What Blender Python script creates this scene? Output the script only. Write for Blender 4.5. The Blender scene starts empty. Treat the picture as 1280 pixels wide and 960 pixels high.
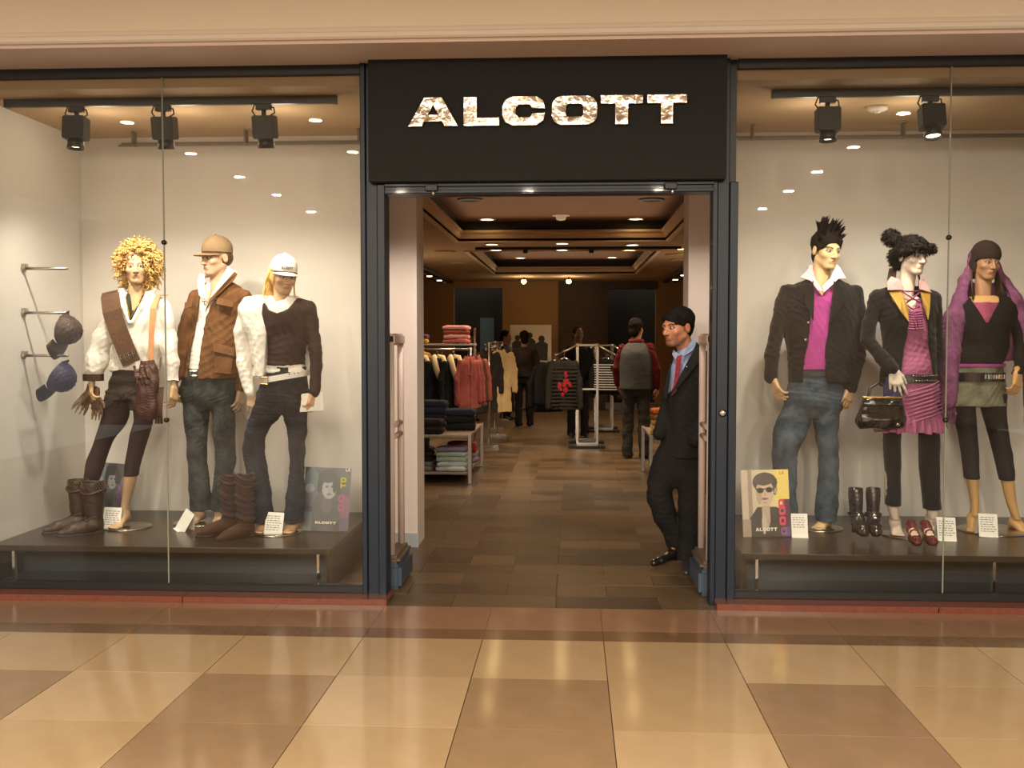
import bpy, bmesh, math, random
import numpy as np
from mathutils import Vector, Matrix, Euler
random.seed(7); np.random.seed(7)
SC = bpy.context.scene
COL = SC.collection
PI = math.pi
D2R = math.radians

# ------------------------------------------------------------------ camera, world, light, exposure
cam_d = bpy.data.cameras.new('camera'); cam = bpy.data.objects.new('camera', cam_d); COL.objects.link(cam)
cam_d.sensor_width = 36.0; cam_d.lens = 36.0 * 1325 / 1280; cam_d.clip_start = 0.05; cam_d.clip_end = 200
cam.location = (0, -6.0, 1.5); cam.rotation_euler = (D2R(90 - 2.5), 0, D2R(3.22))
SC.camera = cam
SC.view_settings.view_transform = 'Standard'; SC.view_settings.look = 'None'
SC.view_settings.gamma = 1.0; SC.view_settings.use_curve_mapping = False
SC.view_settings.exposure = 0.0
SC.cycles.use_denoising = True
SC.cycles.max_bounces = 8; SC.cycles.transparent_max_bounces = 16
SC.cycles.sample_clamp_indirect = 4.0
SC.cycles.caustics_reflective = False; SC.cycles.caustics_refractive = False
wd = bpy.data.worlds.new('world'); SC.world = wd; wd.use_nodes = True
bg = wd.node_tree.nodes['Background']; bg.inputs[0].default_value = (1.0, 0.92, 0.80, 1); bg.inputs[1].default_value = 0.75

def light(name, kind, loc, energy, color=(1, .82, .6), aim=None, **kw):
    d = bpy.data.lights.new(name, kind); o = bpy.data.objects.new(name, d); COL.objects.link(o)
    o.location = loc; d.energy = energy; d.color = color
    for k, v in kw.items(): setattr(d, k, v)
    if aim is not None:
        o.rotation_euler = (Vector(aim) - Vector(loc)).to_track_quat('-Z', 'Y').to_euler()
    return o

MALL_Z = 3.55
WARM = (1.0, .87, .70)
# mall lamps (their fittings are built with the mall ceiling)
MALL_LAMPS = [(x, y) for y in (-2.2, -3.9, -5.6, -7.3, -9.0, -11.0) for x in (-4.2, -2.4, -0.6, 1.2, 3.0)]
for i, (x, y) in enumerate(MALL_LAMPS):
    light('mall_lamp_light', 'AREA', (x, y, MALL_Z - .02), {-2.2: 3, -3.9: 4, -5.6: 26, -7.3: 120, -9.0: 210, -11.0: 280}[y], WARM, (x, y, 0), shape='DISK', size=.12)
# broad soft fill light added under the mall ceiling
light('mall_fill_light', 'AREA', (-.4, -4.2, MALL_Z - .1), 8, (1, .82, .6), (-.4, -4.2, 0), shape='RECTANGLE', size=8, size_y=3)
# display spots: lamp position, target
TRACK_Y = .27
SPOTS = [((-2.97, TRACK_Y), (-3.05, .9, 1.0)), ((-2.44, TRACK_Y), (-2.45, .95, 1.2)), ((-1.83, TRACK_Y), (-1.85, .95, 1.1)),
         ((1.47, TRACK_Y), (1.5, .95, 1.2)), ((2.05, TRACK_Y), (2.3, .95, 1.1))]
SPOT_E = [70, 70, 70, 60, 70]
for ((x, y), t), e in zip(SPOTS, SPOT_E):
    light('display_spot_light', 'SPOT', (x, y, 2.585), e, (1, .89, .73), t, spot_size=D2R(115), spot_blend=.9, shadow_soft_size=.04)
for (x, y), t in SPOTS:   # point lights added to brighten the display ceilings, no lamp built
    light('display_fill_light', 'POINT', (x, y + .35, 2.72), 3.2, (1, .86, .66), shadow_soft_size=.08)
for x, tx in ((-.75, -1.24), (.5, .93)):   # spots added out of sight behind the lintel to brighten the white columns
    light('column_fill_light', 'SPOT', (x, .25, 2.28), 58 if x < 0 else 30, (1, .86, .76), (tx, 1.5, 1.15), spot_size=D2R(75), spot_blend=.8, shadow_soft_size=.05)
# shop lamps
SHOP_LAMPS = [(-1.0, 6.3), (.8, 6.3), (-.85, 7.15), (-.1, 7.15), (.35, 7.15), (1.6, 7.2), (-1.9, 4.4), (1.55, 4.6), (-.9, 10.5), (.7, 10.5), (-.1, 3.0), (-2.2, 7.5), (-2.2, 11.5), (1.6, 11.5), (-.1, 14.2)]
for (x, y) in SHOP_LAMPS:
    light('shop_lamp_light', 'SPOT', (x, y, 2.6), 70, (1, .72, .44), (x, y, 0), spot_size=D2R(120), spot_blend=.7, shadow_soft_size=.06)

for x in (-3.15, 2.75):   # unseen area lights added to brighten the shop ceiling
    light('ceiling_fill_light', 'AREA', (x, 9.0, 2.15), 75, (1, .76, .5), (x * .2, 9.0, 3.2), shape='RECTANGLE', size=.2, size_y=12)
for y0, e in ((4.4, 16), (10.9, 16)):   # upward fill lights added inside the coffers, without fittings
    light('coffer_fill_light', 'AREA', (-.12, y0, 2.80), e, (1, .74, .48), (-.12, y0, 9), shape='RECTANGLE', size=2.2, size_y=4.0)
# ------------------------------------------------------------------ helpers
def srgb(r, g, b):
    f = lambda c: (c / 255) / 12.92 if c / 255 <= .04045 else ((c / 255 + .055) / 1.055) ** 2.4
    return (f(r), f(g), f(b), 1)
_M = {}
def mat(name, col, rough=.6, metal=0., var=.0, vscale=8., bump=0., bscale=60., spec=.5, emit=0., coat=0., sheen=0., attr=False, stretch=(1, 1, 1), col2=None):
    if name in _M: return _M[name]
    m = bpy.data.materials.new(name); m.use_nodes = True; _M[name] = m
    nt = m.node_tree; b = nt.nodes['Principled BSDF']; N = nt.nodes.new; L = nt.links.new
    c = srgb(*col)
    b.inputs['Base Color'].default_value = c; b.inputs['Roughness'].default_value = rough; b.inputs['Metallic'].default_value = metal
    b.inputs['Specular IOR Level'].default_value = spec
    if coat: b.inputs['Coat Weight'].default_value = coat; b.inputs['Coat Roughness'].default_value = .05
    if sheen: b.inputs['Sheen Weight'].default_value = sheen
    if emit: b.inputs['Emission Color'].default_value = c; b.inputs['Emission Strength'].default_value = emit
    tc = None
    if var or bump:
        tc = N('ShaderNodeTexCoord'); mp = N('ShaderNodeMapping'); mp.inputs['Scale'].default_value = stretch; L(tc.outputs['Object'], mp.inputs[0])
    if attr:
        a = N('ShaderNodeAttribute'); a.attribute_name = 'Col'; L(a.outputs['Color'], b.inputs['Base Color'])
    elif var:
        n = N('ShaderNodeTexNoise'); n.inputs['Scale'].default_value = vscale; n.inputs['Detail'].default_value = 5; n.inputs['Roughness'].default_value = .6
        L(mp.outputs[0], n.inputs['Vector'])
        r = N('ShaderNodeValToRGB'); r.color_ramp.elements[0].position = .32; r.color_ramp.elements[1].position = .70
        c2 = srgb(*col2) if col2 else tuple(min(1, x * (1 + var)) for x in c[:3]) + (1,)
        r.color_ramp.elements[0].color = tuple(x * (1 - var) for x in c[:3]) + (1,); r.color_ramp.elements[1].color = c2
        L(n.outputs['Fac'], r.inputs[0]); L(r.outputs[0], b.inputs['Base Color'])
    if bump:
        n2 = N('ShaderNodeTexNoise'); n2.inputs['Scale'].default_value = bscale; n2.inputs['Detail'].default_value = 4
        L(mp.outputs[0], n2.inputs['Vector'])
        bp = N('ShaderNodeBump'); bp.inputs['Strength'].default_value = bump; bp.inputs['Distance'].default_value = .01
        L(n2.outputs['Fac'], bp.inputs['Height']); L(bp.outputs[0], b.inputs['Normal'])
    return m
def cloth(name, col, rough=.85, var=.18, bump=.25, sheen=.0, bscale=90., **k):
    return mat(name, col, rough, var=var, bump=bump, spec=.25, sheen=sheen, bscale=bscale, **k)

class MB:
    """collects shapes; build() links them as one mesh object"""
    def __init__(s): s.v = []; s.f = []; s.c = []
    def add(s, vs, fs):
        o = len(s.v); s.v += [tuple(map(float, v)) for v in vs]; s.f += [tuple(i + o for i in f) for f in fs]; return s
    def box(s, lo, hi, R=None, at=None, bev=0.):
        (x0, y0, z0), (x1, y1, z1) = lo, hi
        if bev:
            bm = bmesh.new(); bmesh.ops.create_cube(bm, size=1)
            for v in bm.verts: v.co = Vector(((x0 + x1) / 2 + v.co.x * (x1 - x0), (y0 + y1) / 2 + v.co.y * (y1 - y0), (z0 + z1) / 2 + v.co.z * (z1 - z0)))
            bmesh.ops.bevel(bm, geom=bm.edges[:], offset=bev, segments=2 if bev > .004 else 1, affect='EDGES')
            bm.verts.index_update(); vs = [v.co[:] for v in bm.verts]; fs = [[v.index for v in f.verts] for f in bm.faces]; bm.free()
        else:
            vs = [(x0, y0, z0), (x1, y0, z0), (x1, y1, z0), (x0, y1, z0), (x0, y0, z1), (x1, y0, z1), (x1, y1, z1), (x0, y1, z1)]
            fs = [(0, 3, 2, 1), (4, 5, 6, 7), (0, 1, 5, 4), (1, 2, 6, 5), (2, 3, 7, 6), (3, 0, 4, 7)]
        if R is not None: vs = [R @ Vector(v) for v in vs]
        if at is not None: vs = [Vector(v) + Vector(at) for v in vs]
        return s.add(vs, fs)
    def tube(s, pts, r, n=8, cap=True, flat=None):
        pts = [Vector(p) for p in pts]; m = len(pts)
        rs = r if isinstance(r, (list, tuple)) else [r] * m
        t0 = (pts[1] - pts[0]).normalized(); up = Vector((0, 0, 1)) if abs(t0.z) < .9 else Vector((1, 0, 0))
        vs = []; a = t0.cross(up).normalized()
        for i, p in enumerate(pts):
            t = (pts[min(i + 1, m - 1)] - pts[max(i - 1, 0)]).normalized()
            a = (a - t * a.dot(t)).normalized(); b = t.cross(a)
            for k in range(n):
                q = 2 * PI * k / n; vs.append(p + a * (math.cos(q) * rs[i]) + b * (math.sin(q) * rs[i] * (flat or 1)))
        fs = [(i * n + k, i * n + (k + 1) % n, (i + 1) * n + (k + 1) % n, (i + 1) * n + k) for i in range(m - 1) for k in range(n)]
        if cap: fs += [tuple(range(n - 1, -1, -1)), tuple((m - 1) * n + k for k in range(n))]
        return s.add(vs, fs)
    def lathe(s, prof, c=(0, 0, 0), n=24, sx=1, sy=1, R=None):
        vs = []; m = len(prof)
        for r, z in prof:
            for k in range(n):
                q = 2 * PI * k / n; v = Vector((math.cos(q) * r * sx, math.sin(q) * r * sy, z))
                if R is not None: v = R @ v
                vs.append(v + Vector(c))
        fs = [(i * n + k, i * n + (k + 1) % n, (i + 1) * n + (k + 1) % n, (i + 1) * n + k) for i in range(m - 1) for k in range(n)]
        fs += [tuple(range(n - 1, -1, -1)), tuple((m - 1) * n + k for k in range(n))]
        return s.add(vs, fs)
    def prism(s, poly, z0, z1):
        n = len(poly)
        vs = [(x, y, z0) for x, y in poly] + [(x, y, z1) for x, y in poly]
        fs = [tuple(range(n - 1, -1, -1)), tuple(range(n, 2 * n))] + [(i, (i + 1) % n, n + (i + 1) % n, n + i) for i in range(n)]
        return s.add(vs, fs)
    def mesh(s, name, m, smooth=False):
        me = bpy.data.meshes.new(name); me.from_pydata(s.v, [], s.f); me.update()
        if m: me.materials.append(m)
        if smooth: me.shade_smooth()
        return me
    def build(s, name, m, parent=None, smooth=False):
        return link(name, s.mesh(name, m, smooth), parent)

def link(name, data, parent=None):
    o = bpy.data.objects.new(name, data); COL.objects.link(o)
    if parent is not None: o.parent = parent
    return o
def tag(o, label=None, cat=None, group=None, kind=None):
    if label: o['label'] = label
    if cat: o['category'] = cat
    if group: o['group'] = group
    if kind: o['kind'] = kind
    return o
def thing(name, label, cat, loc=(0, 0, 0), rz=0., group=None):
    o = bpy.data.objects.new(name, None); COL.objects.link(o); o.location = loc; o.rotation_euler = (0, 0, rz)
    o.empty_display_size = .1
    return tag(o, label, cat, group)
def dup(root, loc, rz=None, label=None, group=None, scale=None):
    r = root.copy(); COL.objects.link(r); r.location = loc
    if rz is not None: r.rotation_euler = (0, 0, rz)
    if label: r['label'] = label
    if group: r['group'] = group
    if scale: r.scale = scale
    for ch in list(root.children):
        c = ch.copy(); COL.objects.link(c); c.parent = r
        for g in list(ch.children):
            d = g.copy(); COL.objects.link(d); d.parent = c
    return r
def struct(name, mb, m, parent=None, smooth=False):
    o = mb.build(name, m, parent, smooth)
    if parent is None: o['kind'] = 'structure'
    return o
def box(lo, hi, **k): return MB().box(lo, hi, **k)
def rotm(rx=0, ry=0, rz=0): return Euler((D2R(rx), D2R(ry), D2R(rz))).to_matrix()

# ------------------------------------------------------------------ implicit surfaces (smooth unions of capsules, lofts and ellipsoids, meshed by surface nets)
def smin(a, b, k):
    if k <= 0: return np.minimum(a, b)
    h = np.clip(.5 + .5 * (b - a) / k, 0, 1); return b + (a - b) * h - k * h * (1 - h)
class Sdf:
    def __init__(s, lo, hi, h):
        s.lo = np.array(lo, float); s.h = h
        s.n = np.maximum(4, np.ceil((np.array(hi) - s.lo) / h).astype(int) + 1)
        s.ax = [(s.lo[i] + h * np.arange(s.n[i])).astype(np.float32) for i in range(3)]
        s.d = np.full(s.n, .5, np.float32)
    def win(s, lo, hi, m):
        a = np.clip(np.floor((np.array(lo) - m - s.lo) / s.h).astype(int), 0, s.n - 1)
        b = np.clip(np.ceil((np.array(hi) + m - s.lo) / s.h).astype(int) + 1, 1, s.n)
        if (b <= a).any(): return None
        sl = tuple(slice(i, j) for i, j in zip(a, b))
        return sl, s.ax[0][sl[0]][:, None, None], s.ax[1][sl[1]][None, :, None], s.ax[2][sl[2]][None, None, :]
    def put(s, sl, d, k, op):
        if op == 'u': s.d[sl] = smin(s.d[sl], d, k)
        else: s.d[sl] = -smin(-s.d[sl], d, k)
    def cap(s, a, b, ra, rb=None, k=.012, op='u'):
        a = np.array(a, float); b = np.array(b, float); rb = ra if rb is None else rb; R = max(ra, rb)
        w = s.win(np.minimum(a, b) - R, np.maximum(a, b) + R, k + 3 * s.h)
        if w is None: return s
        sl, X, Y, Z = w; v = b - a; L = max(1e-9, v @ v)
        t = np.clip(((X - a[0]) * v[0] + (Y - a[1]) * v[1] + (Z - a[2]) * v[2]) / L, 0, 1)
        d = np.sqrt((X - a[0] - t * v[0]) ** 2 + (Y - a[1] - t * v[1]) ** 2 + (Z - a[2] - t * v[2]) ** 2) - (ra + (rb - ra) * t)
        s.put(sl, d.astype(np.float32), k, op); return s
    def chain(s, pr, k=.012, op='u'):
        for (p, r), (q, r2) in zip(pr[:-1], pr[1:]): s.cap(p, q, r, r2, k, op)
        return s
    def ell(s, c, r, R=None, k=.012, op='u'):
        c = np.array(c, float); r = np.array(r, float) * np.ones(3); m = r.max()
        w = s.win(c - m, c + m, k + 3 * s.h)
        if w is None: return s
        sl, X, Y, Z = w; X = X - c[0]; Y = Y - c[1]; Z = Z - c[2]
        if R is not None:
            R = np.array(R); X, Y, Z = (X * R[0, 0] + Y * R[1, 0] + Z * R[2, 0], X * R[0, 1] + Y * R[1, 1] + Z * R[2, 1], X * R[0, 2] + Y * R[1, 2] + Z * R[2, 2])
        q0 = np.sqrt((X / r[0]) ** 2 + (Y / r[1]) ** 2 + (Z / r[2]) ** 2)
        q1 = np.sqrt((X / r[0] ** 2) ** 2 + (Y / r[1] ** 2) ** 2 + (Z / r[2] ** 2) ** 2) + 1e-6
        d = q0 * (q0 - 1) / q1
        s.put(sl, d.astype(np.float32), k, op); return s
    def bx(s, c, hf, R=None, rnd=.005, k=.01, op='u'):
        c = np.array(c, float); hf = np.array(hf, float); m = np.linalg.norm(hf)
        w = s.win(c - m, c + m, k + 3 * s.h)
        if w is None: return s
        sl, X, Y, Z = w; X = X - c[0]; Y = Y - c[1]; Z = Z - c[2]
        if R is not None:
            R = np.array(R); X, Y, Z = (X * R[0, 0] + Y * R[1, 0] + Z * R[2, 0], X * R[0, 1] + Y * R[1, 1] + Z * R[2, 1], X * R[0, 2] + Y * R[1, 2] + Z * R[2, 2])
        q = [np.abs(u) - (hh - rnd) for u, hh in zip((X, Y, Z), hf)]
        d = np.sqrt(sum(np.maximum(u, 0) ** 2 for u in q)) + np.minimum(np.maximum(np.maximum(q[0], q[1]), q[2]), 0) - rnd
        s.put(sl, d.astype(np.float32), k, op); return s
    def loft(s, rows, k=.012, op='u', grow=0., pw=2.0):
        """rows: (z, cx, cy, a, b) elliptical sections stacked along z"""
        rows = np.array(sorted(rows), float); z = rows[:, 0]; zz = np.linspace(z[0], z[-1], 90)
        cols = []
        dz = np.gradient(rows, z, axis=0) if len(z) > 2 else None
        for j in range(1, 5):
            if dz is None: cols.append(np.interp(zz, z, rows[:, j])); continue
            i = np.clip(np.searchsorted(z, zz) - 1, 0, len(z) - 2); hh = z[i + 1] - z[i]; t = (zz - z[i]) / hh
            cols.append((2 * t**3 - 3 * t**2 + 1) * rows[i, j] + (t**3 - 2 * t**2 + t) * hh * dz[i, j] + (-2 * t**3 + 3 * t**2) * rows[i + 1, j] + (t**3 - t**2) * hh * dz[i + 1, j])
        cx, cy, a, b = cols; a = np.maximum(a + grow, .003); b = np.maximum(b + grow, .003)
        w = s.win((min(cx - a), min(cy - b), z[0]), (max(cx + a), max(cy + b), z[-1]), k + 3 * s.h)
        if w is None: return s
        sl, X, Y, Z = w; f = lambda c: np.interp(s.ax[2][sl[2]], zz, c).astype(np.float32)[None, None, :]
        A, B = f(a), f(b)
        q = ((np.abs(X - f(cx)) / A) ** pw + (np.abs(Y - f(cy)) / B) ** pw) ** (1 / pw)
        d = np.maximum((q - 1) * np.minimum(A, B), np.maximum(Z - z[-1], z[0] - Z))
        s.put(sl, d.astype(np.float32), k, op); return s
    def carve(s, poly, y0=-9, y1=0., k=.004, op='s'):
        """cut (or add) the prism over an x-z polygon between depths y0 and y1"""
        P = np.array(poly, float); lo = P.min(0); hi = P.max(0)
        w = s.win((lo[0], max(y0, s.lo[1]), lo[1]), (hi[0], min(y1, s.ax[1][-1]), hi[1]), k + 3 * s.h)
        if w is None: return s
        sl, X, Y, Z = w; X2 = X[:, 0, :] + 0 * Z[0]; Z2 = Z[0] + 0 * X[:, 0, :]
        d2 = np.full(X2.shape, 1e9); ins = np.zeros(X2.shape, bool); n = len(P)
        for i in range(n):
            a, b = P[i], P[(i + 1) % n]; e = b - a; L = max(1e-12, e @ e)
            t = np.clip(((X2 - a[0]) * e[0] + (Z2 - a[1]) * e[1]) / L, 0, 1)
            d2 = np.minimum(d2, (X2 - a[0] - t * e[0]) ** 2 + (Z2 - a[1] - t * e[1]) ** 2)
            c = (a[1] > Z2) != (b[1] > Z2)
            if abs(e[1]) > 1e-12: ins ^= c & (X2 < e[0] * (Z2 - a[1]) / e[1] + a[0])
        d = np.where(ins, -1, 1) * np.sqrt(d2); d = np.maximum(np.maximum(d[:, None, :], Y - y1), y0 - Y)
        s.put(sl, d.astype(np.float32), k, op); return s
    def plane(s, p, n, k=.003):
        """cut away the side the normal points to"""
        n = np.array(n, float); n /= np.linalg.norm(n)
        d = (p[0] - s.ax[0])[:, None, None] * n[0] + (p[1] - s.ax[1])[None, :, None] * n[1] + (p[2] - s.ax[2])[None, None, :] * n[2]
        s.d = np.maximum(s.d, -d.astype(np.float32)); return s
    def net(s):
        d = np.pad(s.d, 1, constant_values=.5); I = d < 0; n = d.shape
        c = np.zeros(tuple(k - 1 for k in n), np.int8); cs = [(i, j, k) for i in (0, 1) for j in (0, 1) for k in (0, 1)]
        for (i, j, k) in cs: c += I[i:n[0] - 1 + i, j:n[1] - 1 + j, k:n[2] - 1 + k]
        act = np.argwhere((c > 0) & (c < 8)); m = len(act)
        if m == 0: return np.zeros((0, 3)), np.zeros((0, 4), int)
        vals = np.stack([d[act[:, 0] + i, act[:, 1] + j, act[:, 2] + k] for (i, j, k) in cs], 1)
        acc = np.zeros((m, 3)); cnt = np.zeros(m)
        for a in range(8):
            for ax in range(3):
                if cs[a][ax]: continue
                o = list(cs[a]); o[ax] = 1; b = cs.index(tuple(o)); va, vb = vals[:, a], vals[:, b]; x = (va < 0) != (vb < 0)
                t = np.where(x, va / np.where(x, va - vb, 1), 0); p = np.array(cs[a], float)[None] + np.zeros((m, 3)); p[:, ax] += t
                acc += p * x[:, None]; cnt += x
        V = (act + acc / cnt[:, None] - 1) * s.h + s.lo
        idx = np.full(c.shape, -1, np.int32); idx[tuple(act.T)] = np.arange(m)
        F = []
        for ax in range(3):
            sa = [slice(1, -1)] * 3; sb = [slice(1, -1)] * 3; sa[ax] = slice(0, -1); sb[ax] = slice(1, None)
            A = I[tuple(sa)]; B = I[tuple(sb)]
            off = np.array([1, 1, 1]); off[ax] = 0; u, v = [(1, 2), (2, 0), (0, 1)][ax]
            for flag, flip in ((A & ~B, False), (~A & B, True)):
                e = np.argwhere(flag) + off
                if not len(e): continue
                q = []
                for du, dv in ((-1, -1), (0, -1), (0, 0), (-1, 0)):
                    t = e.copy(); t[:, u] += du; t[:, v] += dv; q.append(idx[t[:, 0], t[:, 1], t[:, 2]])
                q = np.stack(q, 1); F.append(q[:, ::-1] if flip else q)
        return V, np.concatenate(F)
def vnormals(V, F):
    n = np.cross(V[F[:, 2]] - V[F[:, 0]], V[F[:, 3]] - V[F[:, 1]]); N = np.zeros_like(V)
    for j in range(4):
        for ax in range(3): N[:, ax] += np.bincount(F[:, j], n[:, ax], len(V))
    return N / (np.linalg.norm(N, axis=1)[:, None] + 1e-12)
def relax(V, F, it=1):
    for _ in range(it):
        A = np.zeros_like(V); c = np.zeros(len(V))
        for j in range(4):
            for o in (1, 3):
                t = F[:, (j + o) % 4]
                for ax in range(3): A[:, ax] += np.bincount(F[:, j], V[t, ax], len(V))
                c += np.bincount(F[:, j], minlength=len(V))
        V = V + .6 * (A / np.maximum(c, 1)[:, None] - V)
    return V
def folds(V, F, amp, freq=30., seed=0, aniso=(1, 1, 1)):
    """cloth folds: displacement along the normals by warped waves"""
    if amp <= 0 or not len(V): return V
    r = np.random.RandomState(seed); P = V * np.array(aniso); W = np.zeros(len(V))
    Q = P + .04 * np.stack([np.sin(P @ r.normal(0, 1, 3) * 9 + r.rand() * 6) for _ in range(3)], 1)
    for i in range(6):
        k = r.normal(0, 1, 3); k = k / np.linalg.norm(k) * freq * (.6 + .9 * r.rand()); s = np.sin(Q @ k + r.rand() * 6.28)
        W += s * (1 + np.sin(P @ r.normal(0, 8, 3) + i)) / 6
    for i in range(5):   # finer creases
        k = r.normal(0, 1, 3); k = k / np.linalg.norm(k) * freq * (2. + 1.4 * r.rand()); W += .30 * (.6 - np.abs(np.sin(Q @ k + 1.2 * np.sin(P @ r.normal(0, 12, 3))))) * (1 + np.sin(P @ r.normal(0, 9, 3) + 2 * i)) / 2
    return V + vnormals(V, F) * (amp * (W - .25))[:, None]
def np_mesh(name, V, F, mats, colors=None, midx=None):
    me = bpy.data.meshes.new(name); n = len(F)
    me.vertices.add(len(V)); me.vertices.foreach_set('co', np.asarray(V, np.float32).ravel())
    me.loops.add(n * 4); me.loops.foreach_set('vertex_index', np.asarray(F, np.int32).ravel())
    me.polygons.add(n); me.polygons.foreach_set('loop_start', np.arange(0, n * 4, 4, dtype=np.int32)); me.polygons.foreach_set('loop_total', np.full(n, 4, np.int32))
    for m in (mats if isinstance(mats, (list, tuple)) else [mats]): me.materials.append(m)
    if midx is not None: me.polygons.foreach_set('material_index', np.asarray(midx, np.int32))
    me.update(calc_edges=True); me.validate()
    if colors is not None:
        a = me.color_attributes.new('Col', 'FLOAT_COLOR', 'POINT'); a.data.foreach_set('color', np.asarray(colors, np.float32).ravel())
    me.shade_smooth()
    return me
def sdf_obj(name, S, m, parent, amp=0., freq=30., seed=0, aniso=(1, 1, 1), sm=1):
    V, F = S.net(); V = relax(V, F, sm); V = folds(V, F, amp * 1.7, freq, seed, aniso)
    return link(name, np_mesh(name, V, F, m), parent)
# --- lettering: wide grotesque capitals drawn as outlines ------------------------------------
def rrect(x0, y0, x1, y1, r, n=5):
    o = []
    for cx, cy, a in ((x1 - r, y1 - r, 0), (x0 + r, y1 - r, 90), (x0 + r, y0 + r, 180), (x1 - r, y0 + r, 270)):
        for k in range(n + 1): q = D2R(a + 90 * k / n); o.append((cx + r * math.cos(q), cy + r * math.sin(q)))
    return o
GLYPH = {'A': (1.72, [[(0, 0), (.56, 1), (1.16, 1), (1.72, 0), (1.27, 0), (1.18, .17), (.54, .17), (.45, 0)], [(.66, .40), (1.06, .40), (.86, .76)]]),
         'L': (1.22, [[(0, 0), (1.22, 0), (1.22, .27), (.44, .27), (.44, 1), (0, 1)]]),
         'O': (1.56, [rrect(0, 0, 1.56, 1, .36), rrect(.47, .27, 1.09, .73, .12)[::-1]]),
         'D': (1.45, [[(0, 0), (1.05, 0), (1.3, .1), (1.45, .35), (1.45, .65), (1.3, .9), (1.05, 1), (0, 1)], [(.42, .26), (.42, .74), (.9, .74), (1.02, .6), (1.02, .4), (.9, .26)]]),
         'T': (1.48, [[(0, .72), (.52, .72), (.52, 0), (.96, 0), (.96, .72), (1.48, .72), (1.48, 1), (0, 1)]]),
         'C': (1.5, [[(1.5, .58), (1.06, .60), (.98, .73), (.58, .73), (.46, .62), (.46, .38), (.58, .27), (.98, .27), (1.06, .40), (1.5, .42), (1.44, .16), (1.2, 0), (.36, 0), (.1, .12), (0, .36), (0, .64), (.1, .88), (.36, 1), (1.2, 1), (1.44, .84)]]),
         'G': (1.5, [[(1.5, .64), (1.06, .66), (.98, .73), (.58, .73), (.46, .62), (.46, .38), (.58, .27), (1.06, .27), (1.06, .36), (.82, .36), (.82, .56), (1.5, .56), (1.5, 0), (.36, 0), (.1, .12), (0, .36), (0, .64), (.1, .88), (.36, 1), (1.2, 1), (1.44, .88)]]),
         'F': (1.2, [[(0, 0), (.42, 0), (.42, .36), (1.1, .36), (1.1, .62), (.42, .62), (.42, .74), (1.2, .74), (1.2, 1), (0, 1)]]),
         'E': (1.25, [[(0, 0), (1.25, 0), (1.25, .25), (.42, .25), (.42, .38), (1.15, .38), (1.15, .62), (.42, .62), (.42, .75), (1.25, .75), (1.25, 1), (0, 1)]])}
def glyph_mesh(ch, w, h, depth, bev=0.):
    """one letter: x to the right, z up, its back on y = 0"""
    cu = bpy.data.curves.new('letter', 'CURVE'); cu.dimensions = '2D'; cu.fill_mode = 'BOTH'; gw, loops = GLYPH[ch]
    for lp in loops:
        sp = cu.splines.new('POLY'); sp.points.add(len(lp) - 1); sp.use_cyclic_u = True
        for q, (x, y) in zip(sp.points, lp): q.co = (x / gw * w, y * h, 0, 1)
    cu.extrude = depth / 2; cu.bevel_depth = bev; cu.bevel_resolution = 1
    o = bpy.data.objects.new('letter', cu); me = bpy.data.meshes.new_from_object(o); bpy.data.objects.remove(o); bpy.data.curves.remove(cu)
    me.transform(Matrix(((1, 0, 0, 0), (0, 0, -1, -depth / 2 - bev), (0, 1, 0, 0), (0, 0, 0, 1))))
    return me
def word_mb(word, width, h, depth, gap=.22):
    ws = [GLYPH[c][0] for c in word]; tot = sum(ws) + gap * (len(word) - 1); k = width / tot; x = -width / 2; b = MB()
    for c, w in zip(word, ws):
        me = glyph_mesh(c, w * k, h, depth); b.add([(v.co.x + x, v.co.y, v.co.z) for v in me.vertices], [tuple(q.vertices) for q in me.polygons]); x += (w + gap) * k
        bpy.data.meshes.remove(me)
    return b

# ------------------------------------------------------------------ figures
class Fig:
    """a standing figure: root empty on its base; sections and joints are given on a design grid (x to the right, y downwards, unit U metres)
    with a depth in metres (negative is towards the front)"""
    def __init__(s, name, label, cat, loc, g0, U, group=None):
        s.root = thing(name, label, cat, loc, 0, group); s.g0 = g0; s.U = U; s.chunks = []; s.shrink = .026
    def p(s, x, y, dy=0.): return np.array([(x - s.g0[0]) * s.U, dy, (s.g0[1] - y) * s.U])
    def pts(s, l): return [s.p(*q) for q in l]
    def xz(s, l): return [(s.p(x, y)[0], s.p(x, y)[2]) for x, y in l]
    def rows(s, l):
        o = []
        for r in l:
            y, xl, xr, b = r[:4]; dy = r[4] if len(r) > 4 else 0
            q = s.p((xl + xr) / 2, y, dy); o.append((q[2], q[0], q[1], (xr - xl) / 2 * s.U, b))
        return o
    def ch(s, l): return [(s.p(*q[:3]), q[3]) for q in l]     # (x, y, dy, radius m)
    def grid(s, x0, y0, x1, y1, d0, d1, h):
        a = s.p(x0, y1, d0); b = s.p(x1, y0, d1); return Sdf(a, b, h)
    def add(s, S, color, sm=1, V=None, F=None):
        if V is None:
            if S.h > .0065: S.d = S.d + (s.shrink * np.clip((S.ax[2] - .42) / .06, 0, 1))[None, None, :].astype(np.float32)   # the figure is slimmer than its clothes
            V, F = S.net(); V = relax(V, F, sm)
        c = np.array(color, float)
        if c.ndim == 1: c = np.tile(c, (len(V), 1))
        s.chunks.append((V, F, c))
    def body(s, m, name='body'):
        o = 0; V = []; F = []; C = []
        for v, f, c in s.chunks: V.append(v); F.append(f + o); C.append(c); o += len(v)
        return link(name, np_mesh(name, np.concatenate(V), np.concatenate(F), m, np.concatenate(C)), s.root)
    def garment(s, name, S, m, amp=.003, freq=28., seed=0, aniso=(1, 1, 1), sm=1): return sdf_obj(name, S, m, s.root, amp, freq, seed, aniso, sm)

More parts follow.
